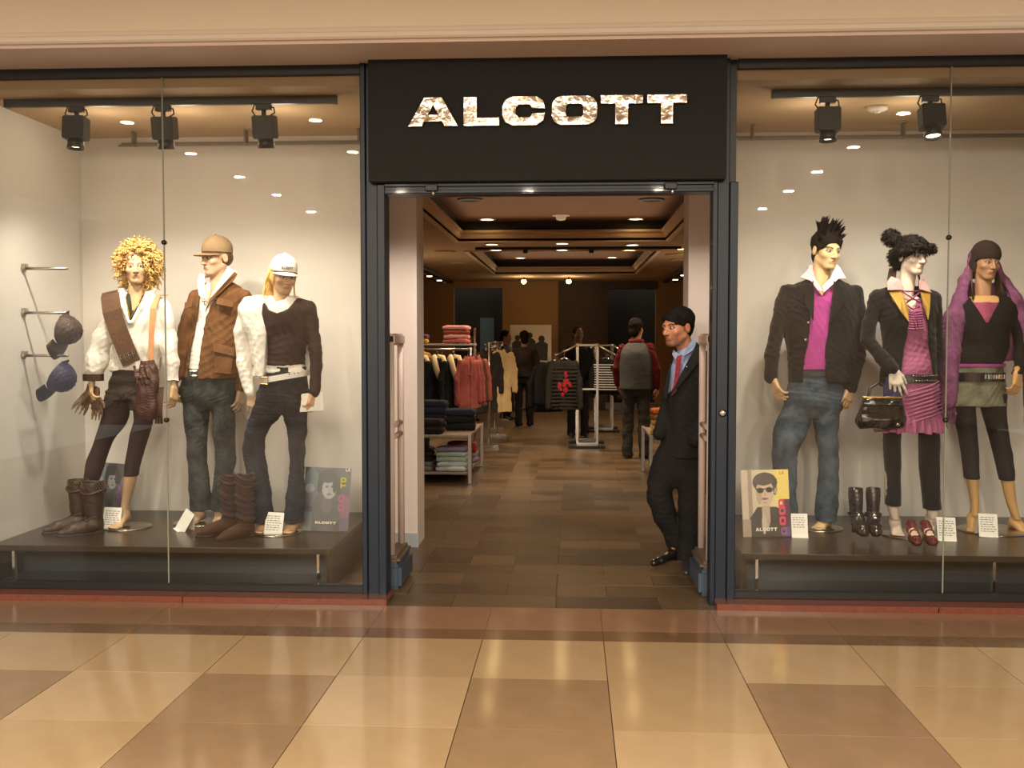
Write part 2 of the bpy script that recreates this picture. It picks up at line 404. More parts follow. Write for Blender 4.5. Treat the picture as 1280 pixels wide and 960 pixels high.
def head(fig, c, ypr, skin, size=1., male=True, lips=None, brow=(50, 35, 28), eye=(60, 45, 38), neck=None, h=.0036, ears=True, stubble=None):
    """face looks along -y; ypr = turn (to the image right positive), nod (down positive), tilt in degrees; c = centre between the eyes and ears"""
    R = np.array(Euler((D2R(ypr[1]), 0, 0)).to_matrix()); R = np.array(Euler((0, D2R(ypr[2]), 0)).to_matrix()) @ np.array(Euler((0, 0, D2R(ypr[0]))).to_matrix()) @ R
    c = np.array(c, float); T = lambda *q: c + R @ (np.array(q) * size)
    z = size; lo = c - .165 * size; hi = c + .165 * size
    if neck is not None: lo = np.minimum(lo, np.array(neck[1]) - .08); hi = np.maximum(hi, np.array(neck[1]) + .08); lo[2] = neck[1][2]
    S = Sdf(lo, hi, h); E = lambda q, r, k=.012, op='u': S.ell(T(*q), np.array(r) * z, R, k * z, op); K = lambda a, b, ra, rb=None, k=.01, op='u': S.cap(T(*a), T(*b), ra * z, (rb or ra) * z, k * z, op)
    j = 1. if male else .9
    E((0, .012, .040), (.074, .094, .082)); E((0, -.022, -.022), (.063, .070, .070), .02)
    E((0, -.036, -.070), (.047 * j, .050, .040), .025); E((0, -.072, -.094), (.022 * j, .018, .018), .02)
    for sx in (-1, 1):
        K((sx * .052 * j, .005, -.055), (sx * .020, -.060, -.097), .016 * j, .014, .02)
        E((sx * .042, -.058, -.024), (.022, .020, .018), .018)
    K((-.036, -.079, .022), (.036, -.079, .022), .011 if male else .008, None, .014)
    for sx in (-1, 1):
        E((sx * .031, -.103, .003), (.021, .019, .012), .012, 's')
        E((sx * .031, -.0765, .003), (.0135, .0125, .0115), .004)
    K((0, -.086, .012), (0, -.111, -.031), .0075, .0105, .010)
    for sx in (-1, 1): E((sx * .0115, -.098, -.034), (.0085, .011, .0075), .006)
    K((-.018, -.086, -.059), (0, -.094, -.0565), .0055, .0065, .006); K((.018, -.086, -.059), (0, -.094, -.0565), .0055, .0065, .006)
    K((-.014, -.086, -.068), (.014, -.086, -.068), .0075, None, .007)
    K((-.020, -.0985, -.0628), (.020, -.0985, -.0628), .0045, None, .003, 's')
    if ears:
        for sx in (-1, 1): E((sx * .077, .016, -.006), (.009, .020, .031), .006); E((sx * .086, .010, -.004), (.006, .010, .018), .004, 's')
    if neck is not None:
        nb = np.array(neck[1]); S.cap(T(0, .020, -.05), nb, neck[0], neck[0] * 1.12, .02)
        for sx in (-1, 1): S.cap(T(sx * .045, .02, -.055), nb + np.array([sx * .012, -.045, 0]), .012, .010, .02)
    V, F = S.net(); V = relax(V, F, 1); Q = (V - c) @ R / size
    C = np.tile(np.array(srgb(*skin)), (len(V), 1))
    def paint(mask, col, a=1.): C[mask] = C[mask] * (1 - a) + np.array(srgb(*col)) * a
    x, y, zz = Q.T; ax = np.abs(x); fr = y < -.05
    if stubble: paint(fr & (zz < -.045) & (zz > -.12), stubble, .5); paint((zz < -.06) & (zz > -.115) & (y < .01), stubble, .35)
    if lips: paint(fr & (ax < .022) & (zz < -.0525) & (zz > -.074) & (y < -.080), lips, .7)
    ey = ((ax - .031) / .0145) ** 2 + ((zz - .003) / .0075) ** 2
    paint(fr & (ey < 1.5), eye, .8); paint(fr & (ey < .8), (196, 182, 164)); paint(fr & (((ax - .031) / .0065) ** 2 + ((zz - .003) / .0065) ** 2 < 1), (30, 22, 20))
    arch = .021 + .006 * np.clip((ax - .015) / .02, 0, 1) - .006 * np.clip((ax - .04) / .012, 0, 1)
    paint(fr & (ax > .012) & (ax < .053) & (np.abs(zz - arch) < (.0042 if male else .003)), brow, .9)
    fig.add(S, C, V=V, F=F)
    return T, R

def hand(fig, wrist, d, n, thumb, skin, size=1., curl=(20, 25, 20), h=.0034, spread=.10, wl=.02, wr=.021):
    """d: direction of the fingers, n: direction the palm faces, thumb: side (+1/-1) along d x n"""
    d = np.array(d, float); d /= np.linalg.norm(d); n = np.array(n, float); n -= d * (n @ d); n /= np.linalg.norm(n); sd = np.cross(d, n)
    w = np.array(wrist, float); z = size
    S = Sdf(w - .2 * z, w + .2 * z, h)
    rot = lambda v, a: v * math.cos(a) + n * math.sin(a) if v is d else None
    S.cap(w - d * wl, w + d * .012 * z, wr * z, .021 * z, .012)
    L = [.92, 1.03, 1., .80]; kb = [.088, .092, .087, .078]
    for i in range(4):
        o = (i - 1.5) * -thumb
        kn = w + d * kb[i] * z + sd * o * .0205 * z
        S.cap(w + d * .012 * z + sd * o * .010 * z, kn, .0155 * z, .0125 * z, .014)
    for i in range(4):
        o = (i - 1.5) * -thumb
        p = w + d * kb[i] * z + sd * o * .0205 * z; a = 0; r = [.0098, .0088, .0078, .0066]
        base = d + sd * o * spread; base /= np.linalg.norm(base)
        for q, ln in enumerate((.043, .027, .021)):
            a += D2R(curl[q]) * (1 + .12 * i); v = base * math.cos(a) + n * math.sin(a); e = p + v * ln * L[i] * z
            S.cap(p, e, r[q] * z, r[q + 1] * z, .003); p = e
    t0 = w + d * .022 * z + sd * thumb * .016 * z; v = d * .62 + sd * thumb * .62 + n * .35; v /= np.linalg.norm(v)
    t1 = t0 + v * .042 * z; v2 = d * .85 + sd * thumb * .3 + n * .4; v2 /= np.linalg.norm(v2); t2 = t1 + v2 * .030 * z; t3 = t2 + v2 * .022 * z
    S.cap(t0, t1, .0155 * z, .0115 * z, .012).cap(t1, t2, .0110 * z, .0095 * z, .004).cap(t2, t3, .0095 * z, .0075 * z, .003)
    fig.add(S, srgb(*skin))

def foot(S, ankle, toe, w=.042, k=.015, heel=.05, bare=True):
    """ankle and toe points; the sole lies at the toe's height"""
    a = np.array(ankle, float); t = np.array(toe, float); f = t - a; f[2] = 0; f /= np.linalg.norm(f); sd = np.array([f[1], -f[0], 0])
    S.cap(a, a + np.array([0, 0, -.03]) - f * heel * .6, .036, .030, k)
    ball = t - f * .055; ball[2] = t[2] + .012
    S.cap(a + np.array([0, 0, -.02]), ball, .035, .020, k)
    for i in (-1, 0, 1): S.cap(a - f * .01 + sd * i * .01, ball + sd * i * w * .55, .022, .017, k)
    if bare:
        for i in range(5):
            o = (i - 2) / 2; ln = [.052, .054, .050, .044, .036][i]; p = ball + sd * o * w * .82
            S.cap(p, p + f * ln, .0115 if i == 0 else .0095, .009 if i == 0 else .0072, .004)
    else: S.cap(ball, t, .028, .024, k)
    return S

M_SKIN = mat('painted_skin', (200, 160, 125), .45, attr=True, spec=.4)
M_BASEDISC = mat('steel_base', (170, 165, 158), .22, 1.0)
M_CHROME = mat('chrome', (225, 222, 215), .12, 1.0)
def base_disc(fig, x, y, r=.17, dy=0.):
    q = fig.p(x, y, dy); q[2] = 0
    MB().lathe([(r, 0), (r, .006), (r - .012, .010)], q, 36).build('base_disc', M_BASEDISC, fig.root, True)
def tubes(name, fig, lines, r, m, n=8, smooth=True, flat=None):
    b = MB()
    for l in lines: b.tube(l, r, n, flat=flat)
    return b.build(name, m, fig.root, smooth)
def ribbon(path, w, th, nrm):
    """a strap: rectangular section along a path; nrm = list of outward directions"""
    b = MB(); vs = []; fs = []; m = len(path)
    for i, p in enumerate(path):
        p = Vector(p); t = (Vector(path[min(i + 1, m - 1)]) - Vector(path[max(i - 1, 0)])).normalized(); n = Vector(nrm[i] if isinstance(nrm, list) else nrm); n = (n - t * n.dot(t)).normalized(); s = t.cross(n)
        ww = w[i] if isinstance(w, (list, tuple)) else w
        vs += [p + s * ww / 2, p - s * ww / 2, p - s * ww / 2 + n * th, p + s * ww / 2 + n * th]
    for i in range(m - 1):
        for k in range(4): fs.append((i * 4 + k, i * 4 + (k + 1) % 4, i * 4 + 4 + (k + 1) % 4, i * 4 + 4 + k))
    fs += [(3, 2, 1, 0), tuple((m - 1) * 4 + k for k in range(4))]
    return b.add(vs, fs)
def ring_belt(rx, ry, h, th, c=(0, 0, 0), n=48, tilt=0.):
    b = MB(); vs = []; fs = []
    for k in range(n):
        q = 2 * PI * k / n; cx, sy = math.cos(q), math.sin(q)
        for (g, z) in ((0, -h / 2), (th, -h / 2), (th, h / 2), (0, h / 2)):
            vs.append((c[0] + cx * (rx + g), c[1] + sy * (ry + g), c[2] + z + tilt * cx * rx))
    for k in range(n):
        for j in range(4): fs.append((k * 4 + j, ((k + 1) % n) * 4 + j, ((k + 1) % n) * 4 + (j + 1) % 4, k * 4 + (j + 1) % 4))
    return b.add(vs, fs)

# ------------------------------------------------------------------ large structure
M_GROUT = mat('floor_grout', (70, 54, 40), .7)
M_TL = [mat('light_floor_tile_' + 'abc'[i], c, .11, var=.05, vscale=5, spec=.5) for i, c in enumerate([(178, 152, 116), (174, 148, 112), (182, 156, 121)])]
M_TD = [mat('tan_floor_tile_' + 'ab'[i], c, .11, var=.07, vscale=5, spec=.5) for i, c in enumerate([(150, 124, 94), (146, 120, 91)])]
M_TP = mat('rosy_floor_tile', (146, 112, 88), .15, var=.08, vscale=6); M_TB = mat('brown_floor_tile', (118, 90, 66), .15, var=.12, vscale=6)
M_SL = [mat('slate_tile_' + 'abcdef'[i], c, r, var=.22, vscale=4, bump=.12, bscale=14, spec=.5, stretch=(1, 2.2, 1)) for i, (c, r) in enumerate([((100, 81, 58), .38), ((92, 74, 53), .42), ((108, 88, 63), .4), ((84, 69, 51), .36), ((97, 78, 55), .4), ((76, 63, 48), .36)])]
M_CREAM = mat('cream_paint', (220, 214, 207), .8, var=.02, vscale=2); M_WHITE = mat('white_paint', (232, 222, 212), .7, var=.02, vscale=2)
M_TAN = mat('tan_wall_paint', (150, 114, 76), .85, var=.06, vscale=2); M_DKB = mat('dark_brown_panel', (66, 50, 38), .7, var=.15, vscale=2); M_DARK = mat('near_black_panel', (26, 22, 20), .6)
M_FRAME = mat('dark_blue_frame', (14, 29, 45), .42, var=.12, vscale=12, spec=.4, coat=.05); M_BLK = mat('black_metal', (20, 20, 21), .45, var=.1)
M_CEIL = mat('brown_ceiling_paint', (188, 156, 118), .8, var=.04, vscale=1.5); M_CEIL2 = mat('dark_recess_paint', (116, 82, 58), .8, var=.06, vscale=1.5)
M_OPP = mat('far_hall_wall', (120, 100, 80), .8); M_BULK = mat('bulkhead_paint', (242, 230, 206), .75, var=.03, vscale=1.2); M_SOFF = mat('soffit_paint', (236, 214, 202), .8)
M_LAMP = mat('lamp_face', (255, 214, 150), .5, emit=14.); M_LAMPS = mat('spot_lamp_face', (255, 226, 180), .5, emit=16.)
M_FIT = mat('lamp_ring', (200, 180, 150), .4)

fl = struct('floor', box((-7, -13, -.08), (7, -.17, -.004)), M_GROUT)
def tile_mesh(w, d, m, t=.012, g=.002, bev=0.):
    return MB().box((g, .0008, -t), (w - g, d - .0008, 0), bev=bev).mesh('floor_tile', m)
TM = {}
for j in range(3):
    for i in range(-8, 6):
        dark = j > 0 and i % 2 == 1; m = random.choice(M_TD if dark else M_TL); k = m.name
        if k not in TM: TM[k] = tile_mesh(.6, .6, m)
        o = link('floor_tile', TM[k], fl); o.location = (.161 + .6 * i, -1.4 - .6 * j, random.uniform(-.0006, .0002))
for (y0, y1, m) in ((-.80, -.62, M_TB), (-.62, -.172, M_TP)):
    me = tile_mesh(.6, y1 - y0, m, bev=0, g=.001)
    for i in range(-8, 6): o = link('floor_tile', me, fl); o.location = (.161 + .6 * i, y0, 0)
f2 = struct('floor', box((-4.4, -.17, -.08), (4.2, 17.2, -.005)), mat('slate_grout', (120, 98, 70), .7))
TS = [tile_mesh(.585, .28, m, g=.002, bev=.0015) for m in M_SL]; HT = [tile_mesh(.292, .28, m, g=.002, bev=.0015) for m in M_SL]
rest = MB(); rr = random.Random(12)
for j in range(58):
    y = -.17 + .28 * j; x0 = -.085 + (.2925 if j % 2 else 0)
    for i in range(-7, 7):
        x = x0 + .585 * i; half = rr.random() < .12
        if j < 6: vis = -4.2 < x < 3.4
        elif j < 34: vis = -1.9 < x < 1.5 and abs(x + .3) < 1.15 + .03 * j
        else: vis = False
        pieces = [(x, HT), (x + .2925, HT)] if half else [(x, TS)]
        for px, L in pieces:
            if vis: o = link('floor_tile', rr.choice(L), f2); o.location = (px, y, rr.uniform(-.0012, .0004))
            elif -3.3 < px < 2.9 and j >= 6: w = .292 if half else .585; rest.box((px + .002, y + .002, -.012), (px + w - .002, y + .278, rr.uniform(-.001, 0)))
rest.build('floor_tiles', mat('slate_far', (102, 82, 58), .4, var=.3, vscale=2.2, spec=.5), f2)['kind'] = 'stuff'
# red granite kerbs under the windows
M_RED = mat('red_granite', (112, 64, 50), .22, var=.18, vscale=30)
for n, xs in (('trim_1', (-4.6, -3.4, -2.2, -1.03)), ('trim_2', (.80, 2.0, 3.2, 4.2))):
    k = struct(n, box((xs[0], -.10, -.01), (xs[-1], .06, .012)), M_GROUT)
    for a, b in zip(xs[:-1], xs[1:]): box((a + .002, -.168, -.005), (b - .002, .06, .034), bev=.003).build('kerb_slab', M_RED, k)

# walls of the display windows
struct('wall_display_left', box((-3.53, 1.5, 0), (-1.35, 1.6, 2.95)), M_CREAM)
struct('wall_side_left', box((-3.63, .03, 0), (-3.53, 1.6, 2.95)), M_CREAM)
struct('wall_display_right', box((1.02, 1.55, 0), (3.6, 1.65, 2.95)), M_CREAM)
struct('wall_side_right', box((3.6, .03, 0), (3.7, 1.65, 2.95)), M_CREAM)
def skew_wall(n, x0, x1, y0, y1, w, z, k=4):
    for i in range(k):
        xa, xb, ya, yb = x0 + (x1 - x0) * i / k, x0 + (x1 - x0) * (i + 1) / k, y0 + (y1 - y0) * i / k, y0 + (y1 - y0) * (i + 1) / k
        struct(n, MB().prism([(xa - w, ya), (xa + w, ya), (xb + w, yb), (xb - w, yb)], 0, z), M_WHITE)
skew_wall('wall_passage_left', -1.125, -1.325, .065, 1.5, .02, 2.93); skew_wall('wall_passage_right', .848, 1.055, .065, 1.55, .02, 2.93)
struct('wall_column_left', box((-1.45, 1.5, 0), (-1.10, 1.85, 2.66)), M_WHITE); struct('wall_column_right', box((.815, 1.5, 0), (1.10, 1.85, 2.66)), M_WHITE)
M_BASEB = mat('pale_blue_baseboard', (176, 184, 192), .5)
struct('baseboard_left', box((-1.46, 1.485, 0), (-1.092, 1.5, .10)), M_BASEB); struct('baseboard_right', box((.807, 1.485, 0), (1.11, 1.5, .10)), M_BASEB)
struct('baseboard_side', box((-3.53, .06, 0), (-3.512, 1.5, .18)), M_DKB)
# display ceilings
struct('ceiling_display_left', box((-4.6, .02, 2.93), (-1.1, 1.6, 2.99)), M_CEIL); struct('ceiling_display_right', box((.84, .02, 2.93), (4.3, 1.65, 2.99)), M_CEIL)
# shop walls
struct('wall_shop_left', box((-3.4, 1.6, 0), (-3.3, 16, 2.67)), M_TAN); struct('wall_shop_right', box((2.9, 1.65, 0), (3.0, 16, 2.67)), M_TAN)
wb = struct('wall_back', box((-3.4, 17.0, 0), (3.0, 17.1, 2.67)), M_DARK)
for (a, b, z0, z1, m) in ((-3.4, -2.454, 0, 2.67, M_TAN), (-1.437, -.277, 0, 2.67, M_TAN), (1.729, 3.0, 0, 2.67, M_TAN), (-.277, .745, 0, 2.67, M_DKB), (-2.454, -1.437, 2.53, 2.67, M_TAN), (.745, 1.729, 2.50, 2.67, M_DKB)):
    box((a, 16.0 if m is M_TAN else 15.96, z0), (b, 16.2, z1)).build('wall_panel', m, wb)
box((-2.42, 16.95, .0), (-1.47, 17.0, 2.2)).build('door_leaf', mat('dark_green_door', (34, 36, 32), .4), wb)
box((-1.98, 16.93, 1.2), (-1.68, 16.955, 1.93)).build('door_glass', mat('bluish_glass_panel', (96, 120, 132), .2), wb)
for x in (-1.95, -.85, 1.2): box((x - .5, 15.94, .02), (x + .5, 15.96, .16)).build('skirting', mat('grey_blue_skirting', (120, 126, 136), .5), wb)
# ceilings of the shop with two recessed coffers
C1 = (-1.37, 1.12, 1.95, 6.85); C2 = (-1.40, 1.14, 8.3, 13.45); ZC, ZR = 2.67, 2.90
ce = MB()
for a, b in (((-3.4, 1.62, ZC), (-1.40, 16.2, ZC + .06)), ((1.14, 1.67, ZC), (3.0, 16.2, ZC + .06)), ((-1.12, .1, ZC), (.84, 1.62, ZC + .06)), ((-1.40, 1.62, ZC), (1.14, C1[2], ZC + .06)), ((-1.40, C1[3], ZC), (1.14, C2[2], ZC + .06)), ((-1.40, C2[3], ZC), (1.14, 16.2, ZC + .06)),
             ((-1.40, C1[2], ZC), (-1.37, C1[3], ZC + .06)), ((1.12, C1[2], ZC), (1.14, C1[3], ZC + .06))): ce.box(a, b)
ce = struct('ceiling', ce, M_CEIL)
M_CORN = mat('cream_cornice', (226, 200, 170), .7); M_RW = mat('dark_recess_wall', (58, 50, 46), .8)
for n, (a, b, c, d) in enumerate((C1, C2)):
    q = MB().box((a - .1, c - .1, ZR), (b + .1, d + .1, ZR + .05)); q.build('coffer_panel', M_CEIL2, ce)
    q = MB()
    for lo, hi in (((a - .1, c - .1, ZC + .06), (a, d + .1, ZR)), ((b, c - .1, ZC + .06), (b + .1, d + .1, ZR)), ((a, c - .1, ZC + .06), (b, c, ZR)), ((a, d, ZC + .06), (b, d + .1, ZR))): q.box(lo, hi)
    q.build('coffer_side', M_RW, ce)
    # moulded cornice: profile swept along each side (mitred)
    prof = [(0, -.015), (-.05, -.015), (-.05, .01), (.015, .03), (.03, .075), (.055, .10), (.055, .125), (0, .125)]
    q = MB(); vs = []; m = len(prof)
    for (cx, cy, sx, sy) in ((a, c, 1, 1), (b, c, -1, 1), (b, d, -1, -1), (a, d, 1, -1)):
        vs += [(cx + sx * u, cy + sy * u, ZC + v) for u, v in prof]
    fs = [(k * m + i, ((k + 1) % 4) * m + i, ((k + 1) % 4) * m + (i + 1) % m, k * m + (i + 1) % m) for k in range(4) for i in range(m)]
    q.add(vs, fs).build('cornice', M_CORN, ce)
def downlight(x, y, z, r=.085, lit=True, parent=None):
    o = MB().lathe([(r + .02, 0), (r + .02, -.008), (r, -.012), (r, -.004), (r - .012, .0)], (x, y, z), 20).build('downlight', M_FIT, parent or ce, True)
    if lit: MB().lathe([(r - .014, -.004), (r - .014, -.007)], (x, y, z), 16).build('lamp', M_LAMP, o)
for x, y in ((-1.0, 7.27), (-.12, 7.2), (.76, 7.45), (1.46, 7.3), (-.13, 8.15), (.762, 8.25), (-1.007, 8.1), (1.453, 8.1)): downlight(x, y, ZC)
for x, y in ((-1.0, 6.55), (.75, 6.6), (-.9, 12.6), (.7, 12.6)): downlight(x, y, ZR)
for x, y in ((-1.03, 4.75), (.8, 4.85)): MB().lathe([(.13, 0), (.13, -.012), (.11, -.016), (.10, -.006)], (x, y, ZR), 24).build('speaker_grille', M_BLK, ce, True)
for x, y in ((-1.72, 8.3), (-1.75, 10.5), (1.6, 10.0), (-1.7, 13.0), (1.46, 9.0)): MB().lathe([(.15, 0), (.15, -.012), (.13, -.018)], (x, y, ZC), 24).build('air_diffuser', M_CEIL, ce, True)
MB().lathe([(.10, 0), (.10, -.01), (.06, -.014), (.055, -.05), (.03, -.06)], (-.125, 6.2, ZR), 20).build('smoke_detector', mat('white_plastic', (220, 205, 190), .5), ce, True)

# facade: header, sign board, door frame
struct('wall_header', box((-1.19, -.005, 2.33), (.91, .10, 3.05)), M_BLK)
dr = struct('door_1', box((-1.05, -.05, 2.305), (.785, .09, 2.37)), M_FRAME)
for (x0, x1, zt) in ((-1.19, -1.05, 3.04), (.775, .915, 3.04)):
    q = x0 > 0; a, b = x0, x1
    q1 = MB().box((a, -.055, 0), (a + .03, .06, zt), bev=.004).build('post', M_FRAME, dr)
    MB().box((a + .03, -.04, 0), (b - .045, .06, zt), bev=.004).build('post', M_FRAME, dr); MB().box((b - .045, -.06, 0), (b, .09, 2.36), bev=.004).build('post', M_FRAME, dr)
box((-1.05, -.068, 2.345), (.785, -.045, 2.362), bev=.002).build('lintel_rail', M_FRAME, dr); box((-1.05, -.064, 2.308), (.785, -.045, 2.326), bev=.002).build('lintel_rail', M_FRAME, dr)
for x in (-.784, .543): h = box((x - .035, -.085, 2.318), (x + .035, -.05, 2.355), bev=.004).build('latch', M_BLK, dr); MB().tube([(x + .01, -.075, 2.32), (x + .01, -.075, 2.295)], .008, 8).build('latch_pin', M_CHROME, h, True)
MB().lathe([(.022, 0), (.022, .006), (.012, .012), (.006, .014)], (.842, -.042, 1.08), 18, R=rotm(90)).build('lock', M_CHROME, dr, True)
sg = thing('shop_sign', 'long black fascia board with mirror polished ALCOTT letters above the doorway', 'sign', (-.145, -.12, 2.365))
MB().box((-.985, 0, 0), (.985, .115, .685), bev=.004).build('board', mat('charcoal_board', (20, 20, 20), .8, var=.12, vscale=50, bump=.15, bscale=220), sg)
M_MIRR = mat('mirror_steel', (214, 200, 184), .13, 1., bump=.9, bscale=14)
LX = [(511, 572), (580, 624), (628, 681), (690, 746), (751, 803), (809, 858)]
for ch, x0, x1 in zip('ALCOTT', [-.90, -.594, -.382, -.11, .156, .408], [-.629, -.40, -.15, .134, .382, .62]):
    o = link('letter', glyph_mesh(ch, x1 - x0, .155, .022, .002), sg); o.data.materials.append(M_MIRR); o.location = (x0 + .145, -.001, 2.663 - 2.365)

# shop windows
def glass_mat():
    m = bpy.data.materials.new('window_glass'); m.use_nodes = True; nt = m.node_tree; nt.nodes.clear(); N = nt.nodes.new; L = nt.links.new
    out = N('ShaderNodeOutputMaterial'); mx = N('ShaderNodeMixShader'); t = N('ShaderNodeBsdfTransparent'); g = N('ShaderNodeBsdfGlossy'); fr = N('ShaderNodeFresnel')
    t.inputs[0].default_value = (.965, .975, .965, 1); g.inputs['Roughness'].default_value = .0; fr.inputs['IOR'].default_value = 1.5
    L(fr.outputs[0], mx.inputs[0]); L(t.outputs[0], mx.inputs[1]); L(g.outputs[0], mx.inputs[2]); L(mx.outputs[0], out.inputs[0]); return m
M_GLASS = glass_mat()
M_EDGE = mat('glass_edge', (150, 150, 130), .3)
for n, (panes, seam, clips) in enumerate((([(-4.5, -2.342), (-2.338, -1.19)], -2.34, (2.047, 1.024)), ([(.915, 2.072), (2.076, 4.2)], 2.074, (2.052, 1.043)))):
    x0, x1 = panes[0][0], panes[1][1]
    w = struct('window_%d' % (n + 1), box((x0, -.03, 2.985), (x1, .03, 3.035)), M_BLK)
    box((x0, -.03, .034), (x1, .03, .075), bev=.003).build('bottom_rail', M_BLK, w)
    for a, b in panes: box((a, -.004, .07), (b, .004, 2.99)).build('glass_pane', M_GLASS, w)
    MB().tube([(seam, 0, .075), (seam, 0, 2.985)], .0045, 6).build('glass_joint', M_EDGE, w)
    for z in clips: MB().lathe([(.011, -.016), (.014, -.01), (.014, .01), (.011, .016)], (seam, 0, z), 16, R=rotm(90)).build('glass_clip', mat('dark_clip', (60, 52, 44), .35, .8), w, True)
# bulkhead and mall ceiling
bk = struct('wall_bulkhead', box((-8, -.45, 3.05), (8, .1, 4.0)), M_BULK)
box((-8, -.448, 3.036), (8, -.002, 3.052)).build('soffit', M_SOFF, bk)
prof = [(-.45, 3.052), (-.475, 3.052), (-.485, 3.062), (-.485, 3.082), (-.470, 3.092), (-.462, 3.110), (-.455, 3.118), (-.45, 3.12)]
q = MB(); m = len(prof); q.add([(-8, y, z) for y, z in prof] + [(8, y, z) for y, z in prof], [(i, i + m, (i + 1) % m + m, (i + 1) % m) for i in range(m)]); q.build('moulding', mat('moulding_paint', (240, 228, 212), .6), bk)
struct('wall_hall_far', box((-9, -13.1, -.1), (9, -13, MALL_Z + .1)), M_OPP)
mc = struct('ceiling_mall', box((-8, -13, MALL_Z), (8, -.45, MALL_Z + .1)), M_BULK)
for x, y in MALL_LAMPS: downlight(x, y, MALL_Z, .07, True, mc)
# low display platforms
M_PT = mat('dark_wenge', (52, 40, 31), .28, var=.2, vscale=14, stretch=(.3, 3, 1), spec=.5); M_PF = mat('dark_grey_laminate', (62, 66, 70), .3, spec=.5)
def platform(lab, x0, x1, y0, y1, legs, g=None):
    t = thing('display_platform', lab, 'platform', ((x0 + x1) / 2, (y0 + y1) / 2, 0), 0, g); c = t.location; a, b, e, d = x0 - c.x, x1 - c.x, y0 - c.y, y1 - c.y
    MB().box((a, e, .215), (b, d, .25), bev=.003).build('top', M_PT, t)
    MB().box((a, e + .01, 0), (a + .03, d, .215)).build('end_panel', M_PT, t); MB().box((b - .03, e + .01, 0), (b, d, .215)).build('end_panel', M_PT, t)
    MB().box((a + .03, e + .34, .0), (b - .03, e + .38, .215)).build('back_panel', M_PF, t); MB().box((a + .03, e + .05, .006), (b - .03, e + .34, .022)).build('lower_shelf', M_PF, t)
    for x in legs: MB().box((x - c.x - .008, e + .004, .0), (x - c.x + .008, e + .03, .215)).build('leg', M_CHROME, t)
platform('long low dark wood platform under the left display window', -3.505, -1.42, .16, 1.48, (-3.36, -1.50))
platform('long low dark wood platform under the right display window', .99, 3.55, .16, 1.53, (1.075, 2.42))

# figure grid with its own horizontal unit and slight lean
def mk(name, label, cat, loc, g0, uz, ux, lean=0., top=300, group=None):
    f = Fig(name, label, cat, loc, g0, uz, group)
    def p(x, y, dy=0.): return np.array([(x - g0[0]) * ux + lean * (g0[1] - y) / (g0[1] - top), dy, (g0[1] - y) * uz])
    f.p = p
    def rows(l):
        o = []
        for r in l:
            y, xl, xr, b = r[:4]; dy = r[4] if len(r) > 4 else 0
            q = p((xl + xr) / 2, y, dy); o.append((q[2], q[0], q[1], (xr - xl) / 2 * ux, b))
        return o
    f.rows = rows
    return f
def flap(fig, name, pts, th, m, parent=None, nrm=None):
    """a thin piece of cloth: polygon of (x, y, dy) grid points with a thickness"""
    P = [Vector(fig.p(*q)) for q in pts]; n = Vector((0, 0, 0))
    for i in range(len(P)): n += (P[i] - P[0]).cross(P[(i + 1) % len(P)] - P[0])
    n.normalize()
    if n.y > 0: n = -n
    k = len(P); vs = P + [v + n * th for v in P]
    fs = [tuple(range(k)), tuple(range(2 * k - 1, k - 1, -1))] + [(i, k + i, k + (i + 1) % k, (i + 1) % k) for i in range(k)]
    return MB().add(vs, fs).build(name, m, parent or fig.root)
def V3(*q): return np.array(q, float)
MG = 'clothed display mannequins'
BLACKV = cloth('black_velvet', (13, 11, 11), .9, .3, .3, sheen=.12)
DENIM = cloth('blue_denim', (44, 58, 74), .9, .35, .35, vscale=9, col2=(84, 98, 110))
DENIM_DARK = cloth('dark_denim', (27, 31, 39), .9, .35, .35, vscale=9, col2=(46, 52, 60))
DENIM_GREEN = cloth('washed_denim', (38, 46, 54), .9, .35, .35, vscale=9, col2=(80, 84, 82))
WHITEC = cloth('white_cotton', (236, 230, 220), .9, .05, .25)
PINK = cloth('pink_jersey', (162, 62, 130), .9, .12, .2)
PINKC = cloth('pale_pink_cotton', (226, 186, 196), .9, .06, .2)
LEATHER_BLACK = mat('black_leather', (24, 21, 20), .35, bump=.3, bscale=40, coat=.3)
LEATHER_BROWN = mat('brown_leather', (90, 60, 38), .55, var=.2, bump=.3, bscale=50)
LEATHER_DARK = mat('dark_red_brown_leather', (70, 36, 28), .5, var=.3, bump=.3, bscale=50)
GOLD = mat('gold_lining', (176, 138, 62), .45, .3, var=.15, bump=.2)
BLOND = mat('blond_hair', (218, 176, 104), .55, var=.3, vscale=30)
HAIRBLACK = mat('black_hair', (26, 21, 18), .85, var=.3, vscale=30, spec=.1)
HAIRBROWN = mat('brown_hair', (74, 54, 40), .6, var=.3, vscale=30)

